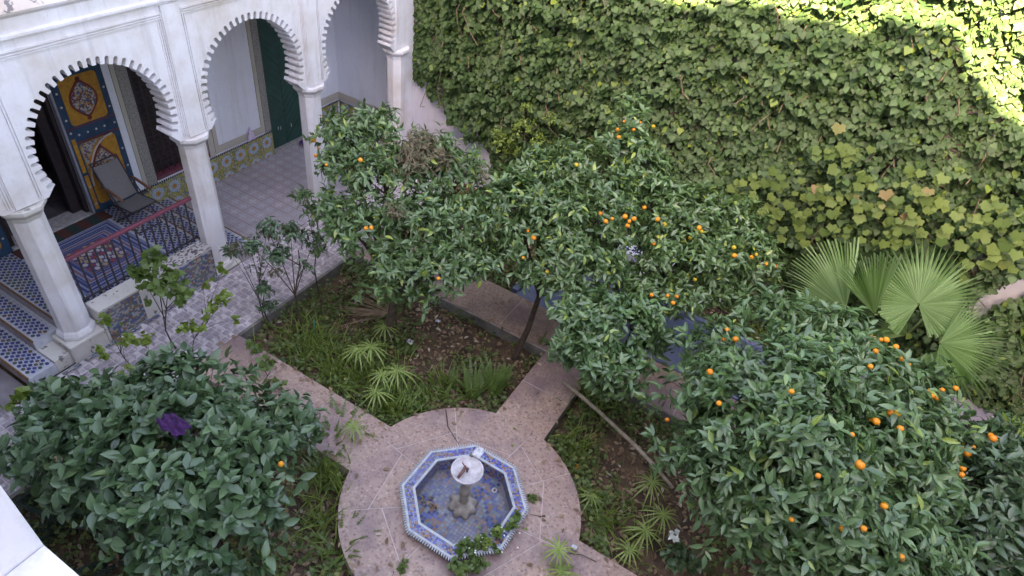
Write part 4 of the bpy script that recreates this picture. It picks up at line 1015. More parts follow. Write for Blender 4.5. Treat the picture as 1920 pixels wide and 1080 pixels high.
orange_tree('large dense orange tree filling the lower right of the courtyard', at(1520, 960, -.2),
    W([(1345,665,2.0,.38,.8),(1450,620,2.15,.50,.8),(1560,640,2.1,.46,.8),(1290,755,1.7,.36,.8),(1380,760,2.2,.52,.8),(1500,740,2.45,.56,.8),(1620,720,2.25,.50,.8),(1720,740,1.9,.40,.8),(1290,830,1.5,.34,.8),(1390,870,1.9,.50,.8),(1510,860,2.35,.56,.8),(1640,830,2.2,.54,.8),(1740,830,1.9,.42,.8),(1360,950,1.5,.36,.8),(1460,970,1.8,.48,.8),(1580,970,2.1,.54,.8),(1690,930,1.9,.50,.8),(1540,1060,1.8,.46,.8),(1440,1040,1.4,.30,.8),(1650,1060,1.9,.46,.8),(1730,1040,1.7,.42,.8)]),
    3600, .128, LM_OR2, ORE, r0=.09)
ORF = [(1800,840,1.1),(1814,850,1.1),(1805,878,1.2),(1803,890,1),(1862,822,1.1),(1858,817,1),(1784,817,.9),(1748,816,.8),(1886,793,.9),(1870,793,.8),(1807,1045,1.1),(1776,790,.8),(1826,838,.7)]
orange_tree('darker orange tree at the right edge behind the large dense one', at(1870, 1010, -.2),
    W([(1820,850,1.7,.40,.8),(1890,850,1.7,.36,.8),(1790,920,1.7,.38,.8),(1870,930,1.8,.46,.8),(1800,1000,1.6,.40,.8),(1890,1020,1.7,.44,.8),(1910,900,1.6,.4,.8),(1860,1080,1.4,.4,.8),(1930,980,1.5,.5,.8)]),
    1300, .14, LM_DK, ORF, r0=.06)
# broad leaved shrub lower left
orange_tree('broad shrub with large blue-green leaves and a purple cloth on top', at(300, 980, -.2),
    W([(120,780,.9,.36,.8),(220,760,1.0,.38,.8),(330,720,1.1,.36,.8),(420,740,1.05,.38,.8),(510,790,1.0,.34,.8),(80,860,.95,.36,.8),(180,850,1.3,.44,.8),(290,830,1.4,.46,.8),(400,830,1.35,.46,.8),(500,860,1.1,.36,.8),(150,915,1.0,.24,.8),(300,930,1.4,.44,.8),(410,940,1.3,.42,.8),(480,960,1.0,.30,.8),(330,1030,1.2,.38,.8),(430,1040,1.0,.34,.8),(570,800,.6,.2,.8)]),
    1750, .138, LM_SHRUB, [(527,870,.9)], tpl=LEAF2, r0=.05, per=6, name='broadleaf_shrub', cat='shrub', group='shrubs', orad=.03)
pcl = at(326, 797, 1.84)
cloth('purple_cloth', pcl, .15, .085, PURPLE, 'crumpled dark purple cloth lying on top of the broad leaved shrub', 'cloth', h=.07, seed=2)

# dried climber hanging over the first tree
dv = thing('dried_climber', 'brown withered climber tangled over the crown of the orange tree', 'climber', at(790, 290, 2.6))
P, F, L = crown(W([(790,275,2.75,.20,.8),(770,310,2.7,.2,.8),(820,300,2.65,.16,.8),(745,400,2.4,.10,1.5),(905,330,2.5,.07,2)]), 230, 6, .075, .12, .8)
foliage('dryf', LEAF1, P, F, L, LM_DRYF, dv)
m = MB()
for _ in range(26):
    a = at(random.uniform(740, 830), random.uniform(250, 330), 2.85); b = a+np.array([random.uniform(-.4, .4), random.uniform(-.3, .3), random.uniform(-.5, .15)]); c_ = (a+b)/2+np.array([0, 0, .12])
    m.tube([a, c_, b], .004, 4)
m.build('stem_tangle', TWIG, dv, kind='stuff')

def young_shoots(lab, lst, zoff=0):
    for k_, (px, py, z, n_, lf, mt) in enumerate(lst):
        p = at(px, py, z); t = thing('young_shoot', lab[k_], 'shoot', p, 'bright young shoots')
        P, F, L = crown([(p, .06, .06)], n_, 5, lf, .05, .4); foliage('ys', LEAF1, P, F, L, mt, t)
young_shoots(['bright lime shoot standing out of the dark right-hand tree', 'lime leaves at the right edge of the picture', 'lime leaf rosette below the large tree crown shoot'],
             [(1785, 898, 2.1, 2, .10, LM_YEL), (1905, 795, 2.1, 3, .10, LM_YEL), (1795, 935, 2.05, 2, .11, LM_YEL)])

# slender saplings and roses by the walkway
def sapling(name, label, cat, base, tip, lobes, ncl, leaf, mt, tpl=None, r0=.014, per=5, kinks=.03, group='slender saplings', droop=.3, spread=.1):
    t = thing(name, label, cat, base, group); base = np.array(base, float); tip = np.array(tip, float)
    m_ = MB(); pts = [base+(tip-base)*u+np.array([math.sin(u*9)*kinks, math.cos(u*7)*kinks, 0])*(0 if u == 0 else 1) for u in np.linspace(0, 1, 7)]
    pts[0] = pts[0]-np.array([0, 0, .06]); m_.tube(pts, list(np.linspace(r0, r0*.4, 7)), 6); m_.build('stem', BARK, t, smooth=True)
    for c, rx, rz in lobes:
        b = MB(); s_ = pts[random.randint(3, 5)]; b.tube([s_, (s_+c)/2+np.array([0, 0, .04]), c], [r0*.5, r0*.35, r0*.2], 5); b.build('branch', BARK, t)
    P, F, L = crown(lobes, ncl, per, leaf, spread, droop, inner=.15); foliage(name, tpl or LEAF1, P, F, L, mt, t)
    return t
sapling('rose_bush', 'slender rose bush with a green top and bare reddish stem against the walkway', 'rose bush', at(332, 672, -.2), at(300, 560, .9),
    W([(300,545,1.0,.20,.8),(265,520,1.1,.16,.8),(320,520,1.1,.16,.8),(290,490,1.2,.12,.8),(345,555,.95,.10,.8)]), 90, .085, LM_FERN, HEART, group='rose bushes')
sapling('rose_bush', 'pale yellow-green leafed rose bush below the mosaic wall', 'rose bush', at(350, 680, -.1), at(390, 590, .6),
    W([(400,580,.6,.16,.6),(430,560,.7,.12,.6),(360,615,.5,.14,.6),(420,505,.8,.08,.6),(380,530,.8,.08,.6),(440,600,.5,.06,.6)]), 34, .075, LM_YEL, HEART, group='rose bushes', r0=.008)
sapling('rose_bush', 'sparse yellowish rose growing in front of the first pillar foot', 'rose bush', at(250, 700, -.1), at(215, 620, .6),
    W([(200,610,.6,.14,.6),(235,640,.5,.12,.6),(190,670,.4,.10,.6),(275,640,.5,.12,.6),(240,700,.3,.12,.6)]), 34, .075, LM_YEL, HEART, group='rose bushes', r0=.008)
sapling('rose_bush', 'green rose sprig left of the shrub by the bottom step', 'rose bush', at(110, 800, -.1), at(90, 740, .4),
    W([(95,725,.5,.14,.6),(50,740,.5,.10,.6),(70,800,.5,.12,.6),(60,850,.5,.14,.6)]), 50, .08, LM_SHRUB, HEART, group='rose bushes', r0=.008)
sapling('rose_bush', 'lime coloured rose leaves at the left edge under the steps', 'rose bush', at(40, 800, -.1), at(45, 745, .5), W([(45,742,.6,.10,.5),(20,760,.55,.08,.5)]), 12, .07, LM_YEL, HEART, group='rose bushes', r0=.006)
sapling('young_tree', 'thin sapling with drooping dark and withered foliage at the bed edge', 'sapling', at(561, 628, -.2), at(556, 470, 1.3),
    W([(545,440,1.5,.20,.8),(500,425,1.55,.14,.7),(470,460,1.4,.13,.7),(520,480,1.3,.14,.8),(590,450,1.4,.14,.8),(575,500,1.2,.10,1.2)]), 150, .085, LM_DK, r0=.018, droop=.9)
sapling('young_tree', 'withered brown branch drooping left beside the second pillar', 'sapling', at(500, 640, -.2), at(480, 470, 1.2),
    W([(440,465,1.3,.10,.6),(470,470,1.3,.10,.6),(500,440,1.4,.10,.6),(540,430,1.4,.1,.6),(520,510,1.1,.08,1.4)]), 90, .06, LM_DRYF, r0=.012, droop=1.1)
sapling('young_tree', 'thin sapling with a small tuft of dark leaves over the walkway edge', 'sapling', at(503, 622, -.2), at(492, 520, .7),
    W([(490,545,.6,.13,.9),(480,500,.8,.10,.8),(505,575,.4,.12,.7),(430,470,1.0,.09,.6)]), 55, .085, LM_DK, r0=.012)
sapling('young_tree', 'tall thin stem with sparse leaves rising beside the first orange tree', 'sapling', at(600, 600, -.2), at(590, 400, 1.6),
    W([(590,400,1.6,.14,.8),(570,370,1.8,.12,.8),(600,470,1.1,.10,.8)]), 50, .1, LM_OR, r0=.012)
sapling('young_tree', 'small leafy sprig growing on the pink path edge at left', 'sapling', at(508, 735, -.02), at(500, 690, .3),
    W([(495,685,.35,.10,.7),(480,660,.4,.07,.7),(515,715,.2,.08,.6),(470,650,.3,.05,.6)]), 22, .07, LM_FERN, HEART, r0=.008)

# fan palm
pt = at(1700, 650, -.2); palm = thing('fan_palm', 'fan palm with five large pleated green fans before the ivy', 'palm', (pt[0], pt[1], -.2))
m = MB(); m.lathe([(.12, -.1), (.13, .1), (.10, .5), (.09, .75), (.03, .85)], (pt[0], pt[1], -.1), 12); m.build('trunk', BARK, palm)
def fan(hub, tip, side, a0, a1, n_=44, fuse=.62, droop=.12, seed=0, cup=.10, lop=.18):
    """pleated palmate leaf: hub, direction to the middle tip, side direction in the leaf plane"""
    h = np.array(hub); u = np.array(tip)-h; R_ = np.linalg.norm(u); u /= R_; s_ = np.array(side)-h; s_ -= u*(s_@u); s_ /= np.linalg.norm(s_); nn = np.cross(u, s_)
    if nn[2] < 0: nn = -nn
    rs = random.Random(seed); m_ = MB(); st = (a1-a0)/n_
    def pnt(a, r_, dz): 
        p = h+(u*math.cos(a)+s_*math.sin(a))*r_*R_+nn*(dz-cup*abs(math.sin(a/2))*r_*R_*.6)
        p[2] -= droop*R_*max(0, r_-.5)**2*2.2; return p
    for k_ in range(n_):
        a = a0+k_*st; am = a+st/2; b = a+st; Lk = (1-lop+lop*math.cos(am))*(rs.uniform(.93, 1.05) if rs.random() > .12 else rs.uniform(.7, .9)); f_ = fuse*rs.uniform(.92, 1.05)
        w1 = .0; ridge = .036
        rows = [(.02, 1), (.3, 1), (f_, 1), (f_+(Lk-f_)*.5, .48), (Lk, .04)]
        vs = []
        bend = rs.uniform(-.02, .02)
        for r_, wf in rows:
            half = st/2*wf*(.97); rr = min(r_, 9)
            dd = (rs.uniform(-.03, .02)-(.10 if k_ % 9 == 4 else 0))*(r_-f_)/.4 if r_ > f_ else 0
            vs += [pnt(am-half, rr, -.4*ridge*rr), pnt(am, rr, ridge*rr*1.2+dd), pnt(am+half, rr, -.4*ridge*rr)]
        fs = []
        for q in range(len(rows)-1): o_ = q*3; fs += [(o_, o_+1, o_+4, o_+3), (o_+1, o_+2, o_+5, o_+4)]
        m_.add(vs, fs)
    lf = m_.build('fan_leaf', LM_PALM, palm)
    base = np.array([pt[0], pt[1], .65]); mid = (base+h)/2+np.array([0, 0, .12])
    q = MB(); q.tube([base, mid, h], [.022, .016, .011], 6); q.build('leaf_stalk', simple('palm_stalk', (.16, .22, .07), (.2, .2, .08), 10) if 'palm_stalk' not in bpy.data.materials else bpy.data.materials['palm_stalk'], palm)
    return lf
def fanp(hx, hy, hz, tx, ty, sx, sy, tilt, *a):
    h = at(hx, hy, hz); v = np.array([0, 0, CAMH])-h; v /= np.linalg.norm(v); n_ = v+np.array(tilt); n_ /= np.linalg.norm(n_)
    def on(px, py):
        r = RM.T@np.array([(px-960)/FPX, (py-540)/FPX, 1.0]); o_ = np.array([0, 0, CAMH]); return o_+r*(((h-o_)@n_)/(r@n_))
    return fan(h, on(tx, ty), on(sx, sy), *a)
fanp(1586, 580, 1.35, 1515, 462, 1480, 560, (-.45, -.1, -.1), R(-42), R(60), 36, .60, .10, 1)
fanp(1640, 590, 1.55, 1632, 474, 1570, 575, (.5, -.2, -.2), R(-26), R(34), 26, .62, .08, 2)
fanp(1722, 571, 1.85, 1775, 452, 1640, 540, (0, 0, .25), R(-145), R(172), 64, .50, .10, 3, .1, .30)
fanp(1762, 643, 1.65, 1908, 672, 1785, 540, (.2, .1, .2), R(-92), R(75), 44, .48, .14, 4, .1, .2)
fanp(1765, 655, 1.40, 1735, 730, 1690, 665, (-.3, .5, .2), R(-55), R(50), 26, .7, .25, 5)
fanp(1700, 628, 1.30, 1650, 595, 1680, 660, (-.3, .3, .2), R(-50), R(55), 20, .7, .2, 6)

# ================================================================== IVY
from mathutils import noise as mn
ivy = thing('ivy', 'dense green ivy covering the tall courtyard wall', 'ivy', (0, 9.85, 0))
def ivy_cover(x, z):
    """1 where ivy grows: bare patches low at the left end and at the lower right"""
    e = .25*mn.noise(Vector((x*1.7, z*1.7, 0)))+.15*mn.noise(Vector((x*5, z*5, 2)))
    pL = aty(770, 190, 9.85); lim = np.interp(x, [-7.4, -7.0, -6.6, -6.0, -5.4, -5.0], [1.6, 1.75, 1.45, 1.1, .65, -.2])
    if z < lim+e*1.3 and x < -4.9: return False
    if abs(x-2.52) < .09+e*.25 and 1.95 < z < 2.40: return False
    dd = abs((x-2.85)*.874-(z-1.45)*.486)
    if 2.75 < x < 3.6 and 1.3 < z < 2.45 and dd < .16+e*.4: return False
    return True
n_ = 84000
X = rng.uniform(-7.35, 5.9, n_); Z = rng.uniform(-.1, 7.45, n_)
keep = np.array([ivy_cover(x_, z_) for x_, z_ in zip(X, Z)]); X = X[keep]; Z = Z[keep]; n_ = len(X)
dep = np.array([.16+.20*mn.noise(Vector((x_*.9, z_*.9, 5)))+.24*mn.noise(Vector((x_*3.0, z_*4.4, 1)))+.08*mn.noise(Vector((x_*8, z_*9, 3))) for x_, z_ in zip(X, Z)])
lowin = np.clip((1.5-Z)/1.5, 0, 1)
lay = rng.random(n_)
edge = np.clip((X+7.4)/.8, 0.15, 1)
Y = 9.87-np.clip(dep+.04, .02, .55)*edge*(.35+.75*lay)-.02
P = np.stack([X, Y, Z], 1)
D = np.stack([rng.normal(0, .6, n_), -.6-.3*rng.random(n_), -.85+.3*rng.normal(size=n_)], 1)
gx = np.array([mn.noise(Vector((x_*2.1, z_*2.1, 8))) for x_, z_ in zip(X, Z)])
Nn = np.stack([rng.normal(0, .35, n_)+gx*.5, -.8+.25*rng.normal(size=n_), .85+.4*rng.normal(size=n_)], 1)
L = .070*(.5+1.15*rng.random(n_))
topm = (P[:, 2] > 6.9)
foliage('ivy', HEART, P, frames(D, Nn), L, LM_IVY, ivy, 300)
m = MB()
for _ in range(130):
    x_, z_ = random.uniform(-7.2, 5), random.uniform(.2, 5.5); pts = []
    for q in range(6): pts.append((x_, 9.83-random.uniform(0, .07) if random.random() < .6 else 9.6-random.uniform(0, .1), z_)); x_ += random.uniform(-.12, .2); z_ -= random.uniform(.05, .3)
    m.tube(pts, .008, 4, cap=False)
m.build('woody_stem', TWIG, ivy, kind='stuff')
n2 = 15000; X2 = rng.uniform(-7.3, 5.9, n2); Z2 = rng.uniform(-.1, 7.4, n2); kp = np.array([ivy_cover(a, b-.15) and ivy_cover(a+.15, b) and ivy_cover(a-.15, b+.1) for a, b in zip(X2, Z2)]); X2 = X2[kp]; Z2 = Z2[kp]; n2 = len(X2)
P2 = np.stack([X2, 9.865-.05*rng.random(n2), Z2], 1); D2 = np.stack([rng.normal(size=n2), -.1*np.ones(n2), rng.normal(size=n2)], 1); N2 = np.stack([rng.normal(0, .3, n2), -np.ones(n2), rng.normal(0, .3, n2)], 1)
leaf_mesh('withered_backing', LEAF2, P2, frames(D2, N2), .16+.08*rng.random(n2), leafmat('dark_ivy_backing', (.03, .022, .014), (.075, .055, .03), None, .9, .8, .05), ivy)  # dead-leaf backing, coloured dark to deepen the gaps in the ivy
# vine with large yellowing lobed leaves over the lower ivy
vine = thing('grape_vine', 'yellowing lobed vine leaves trailing over the lower right ivy', 'vine', (1.2, 9.5, 1.5))
pp_ = []
for (cx, cy, sx, sy, k_) in ((1560,275,30,14,14),(1600,300,22,14,14),(1620,330,16,14,10),(1440,330,35,16,16),(1520,355,45,18,26),(1400,370,30,15,12),(1640,370,50,18,26),(1720,345,40,20,20),(1780,390,50,25,26),(1560,400,60,20,30),(1480,400,40,18,16),(1700,420,60,20,28),(1620,440,50,14,18),(1850,430,40,22,22),(1880,380,30,20,12),(1880,470,30,14,14),(1840,500,16,12,6),(1500,430,30,14,12)):
    for _ in range(int(k_*.75)): pp_.append(aty(cx+random.gauss(0, sx*.8), cy+random.gauss(0, sy*.9), 9.46-random.uniform(0, .12)))
P = np.array(pp_); n_ = len(P)
D = np.stack([rng.normal(0, .5, n_), -.3-.25*rng.random(n_), -1+.3*rng.normal(size=n_)], 1); Nn = np.stack([rng.normal(0, .3, n_), -1+.2*rng.normal(size=n_), .6+.3*rng.normal(size=n_)], 1)
foliage('vine', VINE, P, frames(D, Nn), .11*(.55+.9*rng.random(n_)), LM_VINE, vine, 300)
# fine leaved climber, lime green, at the wall above the first trees
jas = thing('jasmine_climber', 'small lime green leaved climber on the ivy above the orange trees', 'climber', aty(960, 265, 9.5))
P, F, L = crown([(aty(px, py, 9.42), r_, r_) for px, py, r_ in ((940,270,.22),(985,245,.22),(1010,270,.16),(960,290,.2),(1035,225,.10),(990,205,.10),(930,250,.12))], 190, 6, .055, .1, .5)
foliage('jas', LEAF2, P, F, L, LM_YEL, jas)

# ================================================================== BED PLANTING
def soilz(x, y): return -.2+.055*(mn.noise(Vector((x*2., y*2., -.2)))+.5*mn.noise(Vector((x*6., y*6., -.2))))
def in_bed(x, y, mg=.05):
    if x < XW+mg or x > 5.5 or y < .4: return False
    if YS-mg < y < YN+mg or PXW-mg < x < PXE+mg: return False
    if YB-mg < y < YP+mg: return False
    if (x-FC[0])**2+(y-FC[1])**2 < (CR+mg)**2: return False
    if -3.5 < x < 1.4 and 7.4 < y < 8.85: return False
    return y < 9.7 and not (x > 1.55 and y > 7.85)
def scatter(n_, dens=None):
    o_ = []
    while len(o_) < n_:
        x_, y_ = random.uniform(XW, 4.5), random.uniform(.5, 9.6)
        if in_bed(x_, y_) and (dens is None or random.random() < dens(x_, y_)): o_.append((x_, y_, soilz(x_, y_)+.006))
    return np.array(o_)
lit = scatter(12000); pl_ = []
while len(pl_) < 260:
    x_, y_ = random.uniform(XW, 2), random.uniform(1.5, YP)
    if not in_bed(x_, y_, 0) and math.hypot(x_-OFC[0], y_-OFC[1]) > .85 and (in_bed(x_+.12, y_) or in_bed(x_-.12, y_) or in_bed(x_, y_+.12) or in_bed(x_, y_-.12) or random.random() < .08): pl_.append((x_, y_, .0))
lit = np.concatenate([lit, np.array(pl_)]); n_ = len(lit); lit[:, 2] += rng.random(n_)*.022+.012
D = np.stack([rng.normal(size=n_), rng.normal(size=n_), rng.normal(0, .2, n_)], 1); Nn = np.stack([rng.normal(0, .4, n_), rng.normal(0, .4, n_), np.ones(n_)], 1)
o = leaf_mesh('leaf_litter', LEAF2, lit, frames(D, Nn), .05+.05*rng.random(n_), LM_DEAD, None); o['label'] = 'brown dead leaves littering the planted beds'; o['category'] = 'leaf litter'
def gdens(x_, y_):
    v = .55+1.3*mn.noise(Vector((x_*1.3, y_*1.3, 4)))
    if x_ < -3.6 and 4 < y_ < 6.5: v += .35*(1-(x_+6)/2.6)
    if -4.6 < x_ < -2.6 and 5.1 < y_ < 6.4: v -= .55
    if x_ > -1.5: v = v-.45+(.9 if (x_-FC[0])**2+(y_-FC[1])**2 < (CR+.35)**2 or y_ > 5.9 else 0)
    return max(.02, v)
def patch(centers, n_): pass
gp = scatter(9500, gdens); cl = []
for p in gp:
    h = random.uniform(.02, .22)
    for q in range(3): cl.append((p[0]+random.gauss(0, .035), p[1]+random.gauss(0, .035), p[2]+h*random.random()+.015))
P = np.array(cl); n_ = len(P)
D = np.stack([rng.normal(size=n_), rng.normal(size=n_), .3*rng.normal(size=n_)], 1); Nn = np.stack([rng.normal(0, .4, n_), rng.normal(0, .4, n_), np.ones(n_)], 1)
o = leaf_mesh('ground_cover', HEART, P, frames(D, Nn), .026+.036*rng.random(n_), LM_GRASS, None); o['label'] = 'low green weeds spreading over the soil beds'; o['category'] = 'ground cover'
gr = scatter(4200, gdens); n_ = len(gr)
D = np.stack([rng.normal(0, .5, n_), rng.normal(0, .5, n_), np.ones(n_)], 1); Nn = np.stack([rng.normal(size=n_), rng.normal(size=n_), .3*np.ones(n_)], 1)
A = np.stack([.25*np.ones(n_), np.ones(n_), np.ones(n_)], 1)*(.09+.13*rng.random(n_))[:, None]
o = leaf_mesh('grass', leaf_tpl(.16, .2, .5, 3), gr, frames(D, Nn), A, LM_GRASS, None); o['label'] = 'tufts of grass blades among the weeds in the beds'; o['category'] = 'grass'
tall = []
for cx, cy, sd_, k_ in ((735, 770, .14, 150), (650, 720, .2, 170), (600, 670, .22, 170), (700, 700, .2, 120), (820, 745, .2, 120), (560, 640, .2, 90), (620, 900, .16, 110), (610, 980, .2, 120), (660, 1050, .2, 110), (1075, 850, .12, 60), (1110, 760, .2, 90), (1150, 1000, .2, 70)):
    c_ = at(cx, cy, -.2)
    for _ in range(k_):
        x_, y_ = c_[0]+random.gauss(0, sd_), c_[1]+random.gauss(0, sd_)
        if in_bed(x_, y_, .02): tall.append((x_, y_, soilz(x_, y_)))
tall = np.array(tall); n_ = len(tall)
D = np.stack([rng.normal(0, .42, n_), rng.normal(0, .42, n_), np.ones(n_)], 1); Nn = np.stack([rng.normal(size=n_), rng.normal(size=n_), .3*np.ones(n_)], 1)
A = np.stack([.13*np.ones(n_), np.ones(n_), np.ones(n_)], 1)*(.16+.26*rng.random(n_))[:, None]
o = leaf_mesh('tall_grass', leaf_tpl(.30, .2, .6, 3), tall, frames(D, Nn), A, LM_PAP, None); o['label'] = 'taller bright green grass blades standing in the beds'; o['category'] = 'grass'
m = MB()
for p in scatter(900):
    a = random.random()*6.28; l_ = random.uniform(.1, .45); e = (p[0]+l_*math.cos(a), p[1]+l_*math.sin(a), soilz(p[0]+l_*math.cos(a), p[1]+l_*math.sin(a))+random.uniform(.02, .06))
    if not in_bed(e[0], e[1]): continue
    m.tube([(p[0], p[1], p[2]+.01), ((p[0]+e[0])/2, (p[1]+e[1])/2+.02, (p[2]+e[2])/2+.03), e], .0035, 4, cap=False)
o = m.build('fallen_twigs', TWIG, kind='stuff'); o['label'] = 'thin dry twigs strewn over the soil'; o['category'] = 'twigs'

# sword ferns
def fern(label, base, n_, ln, mt, lean=.5, group='sword ferns', az=None):
    t = thing('sword_fern', label, 'fern', base, group); base = np.array(base, float)
    for k_ in range(n_):
        a = random.random()*2*math.pi if az is None else random.gauss(az[0], az[1]); l_ = ln*random.uniform(.7, 1.15); b0_ = base+np.array([random.gauss(0, .04), random.gauss(0, .04), 0])
        le = lean*random.uniform(.5, 1.4); pts = []
        for i in range(17):
            u = i/16; pts.append(b0_+np.array([math.cos(a), math.sin(a), 0])*l_*(le*u+.35*u*u*le)+np.array([0, 0, l_*(u*.9-.45*le*u*u)]))
        m_ = MB(); m_.tube(pts[::4], [.004, .003, .003, .002, .001], 4, cap=False)
        for i in range(1, 16):
            d = nrm((pts[i+1]-pts[i-1])[None])[0]; s_ = nrm(np.cross(d, [0, 0, 1])[None])[0]; w_ = .036*ln/.5*math.sin(math.pi*(i/16)**.6)*.9+.006; th = l_/16*.42
            for sg in (-1, 1):
                e = pts[i]+s_*sg*w_+d*w_*.25-np.array([0, 0, w_*.15])
                m_.add([pts[i]-d*th, pts[i]+s_*sg*w_*.5-d*th*.9+d*w_*.1, e, pts[i]+s_*sg*w_*.5+d*th*1.1+d*w_*.1, pts[i]+d*th], [(0, 1, 2, 3, 4)])
        m_.build('frond', mt, t)
    return t
fern('bright sword fern clump at the front right corner of the middle bed', at(925, 742, -.2), 26, .62, LM_FERN, .4, az=(1.6, 1.2))
fern('tall sword fern clump between the corner fern and the sedges', at(885, 748, -.2), 22, .6, LM_FERN, .45, az=(1.9, 1.2))
fern('sword fern at the front of the middle bed beside the round path', at(850, 730, -.2), 12, .42, LM_FERN, .4)
fern('dim sword fern against the far wall of the middle bed', at(880, 600, -.2), 12, .34, LM_FERN, .7)
fern('single sword fern frond leaning over the path edge near the corner', at(1018, 652, -.06), 2, .34, LM_FERN, .15)
fern('sword fern beside the path left of the fountain', at(620, 850, -.2), 18, .5, LM_FERN, .6)
fern('bright arching sword fern at the right edge of the broad shrub', at(640, 815, -.2), 20, .5, LM_FERN, .7)
fern('sword fern spilling onto the circle from the shrub side', at(610, 900, -.2), 16, .42, LM_FERN, .7)
fern('low sword fern by the circular path under the shrub', at(655, 1010, -.2), 14, .36, LM_FERN, .7)
fern('dark sword fern under the front of the broad shrub', at(640, 1040, -.2), 12, .42, LM_FERN, .6)
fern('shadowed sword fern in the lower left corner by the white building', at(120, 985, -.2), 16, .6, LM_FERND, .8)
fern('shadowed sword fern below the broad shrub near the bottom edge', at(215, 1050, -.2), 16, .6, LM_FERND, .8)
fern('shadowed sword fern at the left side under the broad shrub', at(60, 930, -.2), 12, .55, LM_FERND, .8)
fern('small upright fern frond on the path edge at left', at(525, 735, -.05), 3, .3, LM_FERN, .2)
# umbrella sedges
def sedge(label, base, heads, mt=LM_PAP):
    t = thing('umbrella_sedge', label, 'sedge', base, 'umbrella sedges'); base = np.array(base, float)
    for hp, r_ in heads:
        h = np.array(hp); m_ = MB(); m_.tube([base, (base+h)/2+np.array([.01, .01, .03]), h], .006, 5); m_.build('stalk', mt, t)
        k0 = random.random(); n_ = 15
        m_ = MB()
        for k_ in range(n_):
            a = 2*math.pi*(k_+k0+random.uniform(-.3, .3))/n_; d = np.array([math.cos(a), math.sin(a), 0]); s_ = np.array([-d[1], d[0], 0]); l_ = r_*1.15*random.uniform(.75, 1.15); vs = []
            for q, (u, w_) in enumerate(((0, .005), (.35, .011), (.7, .009), (1, .001))):
                p = h+d*l_*u+np.array([0, 0, l_*(.28*u-.75*u*u)]); vs += [p-s_*w_, p+np.array([0, 0, -.003]), p+s_*w_]
            m_.add(vs, [(o_*3+i, o_*3+i+1, o_*3+i+4, o_*3+i+3) for o_ in range(3) for i in range(2)])
        m_.build('leaf_whorl', mt, t)
sedge('pair of umbrella sedge heads in the middle of the bed', at(700, 740, -.2), [(at(672, 655, .45), .26), (at(696, 650, .5), .27)])
sedge('umbrella sedge with two bright heads nearest the bed front corner', at(730, 770, -.2), [(at(745, 695, .4), .26), (at(716, 702, .35), .22), (at(706, 735, .2), .24)])
sedge('small umbrella sedge at the trunk of the orange tree', at(728, 640, -.2), [(at(722, 612, .2), .22)])
sedge('umbrella sedge head under the large tree by the leaning pole', at(1225, 985, -.2), [(at(1222, 905, .25), .24)])
sedge('umbrella sedge heads low in the right bed', at(1220, 1020, -.2), [(at(1243, 965, .2), .24), (at(1210, 995, .12), .24), (at(1180, 1030, 0), .22)])
sedge('thin umbrella sedge growing on the path near the bottom edge', at(1052, 1075, -.02), [(at(1048, 1030, .25), .20), (at(1055, 1072, .1), .2)])
sedge('umbrella sedge head between fern and round path at left', at(665, 850, -.2), [(at(662, 800, .2), .2)])
sedge('sparse yellow sedge in the right bed next to the circle', at(1130, 960, -.2), [(at(1110, 930, -.05), .22)])

# creeper with tiny flowers on the fountain rim
cr = thing('creeper', 'leafy green creeper with tiny white flowers trailing over the fountain rim', 'creeper', at(900, 1040, .05))
P, F, L = crown([(at(px, py, z_), r_, r_*.6) for px, py, z_, r_ in ((900,1015,.16,.09),(930,1000,.18,.08),(960,985,.17,.07),(870,1030,.15,.09),(890,1055,.12,.10),(860,1068,.1,.10),(930,1030,.1,.06),(970,965,.18,.03))], 120, 4, .055, .06, .5, .1)
foliage('creep', HEART, P, F, L, LM_FERN, cr)
P, F, L = crown([(at(px, py, z_), r_, r_*.6) for px, py, z_, r_ in ((915,1018,.22,.06),(935,1002,.22,.05),(905,1050,.2,.04))], 10, 4, .06, .06, .5, .1)
leaf_mesh('young_leaves', HEART, P, F, L, LM_YEL, cr, 'stuff')
m = MB()
for _ in range(22):
    p = at(random.uniform(865, 975), random.uniform(985, 1045), .2); m.lathe([(.008, 0), (.011, .004), (.0, .008)], p, 5)
m.build('flowers', PETW, cr, kind='stuff')
# white rose and cream blossom
wr = thing('white_rose', 'rose plant with one cluster of white blooms in the lower right bed', 'rose', at(1275, 1060, -.2))
m = MB(); m.tube([at(1275, 1070, -.2), at(1270, 1040, .1), at(1266, 1012, .42)], [.01, .008, .005], 6); m.build('stem', BARK, wr)
P, F, L = crown(W([(1265,1035,.3,.11,.8),(1285,1050,.2,.12,.8),(1255,1060,.15,.1,.8),(1310,1065,.1,.08,.8)]), 46, 4, .07, .06, .3, .2); foliage('wr', HEART, P, F, L, LM_SHRUB, wr)
for k_ in range(5):
    c_ = at(1266+random.uniform(-9, 9), 1004+random.uniform(-9, 8), .46); P, F, L = crown([(c_, .014, .012)], 5, 3, .038, .01, 0); leaf_mesh('bloom', HEART, P, F, L, PETW, wr, None)
cb = thing('cream_blossom', 'small cream flower head at the left of the broad shrub', 'flower', at(106, 858, 1.45))
for k_ in range(6):
    c_ = at(106+random.uniform(-9, 9), 860+random.uniform(-5, 5), 1.45); P, F, L = crown([(c_, .012, .01)], 4, 3, .028, .01, 0); leaf_mesh('bloom', HEART, P, F, L, PETY, cb, None)
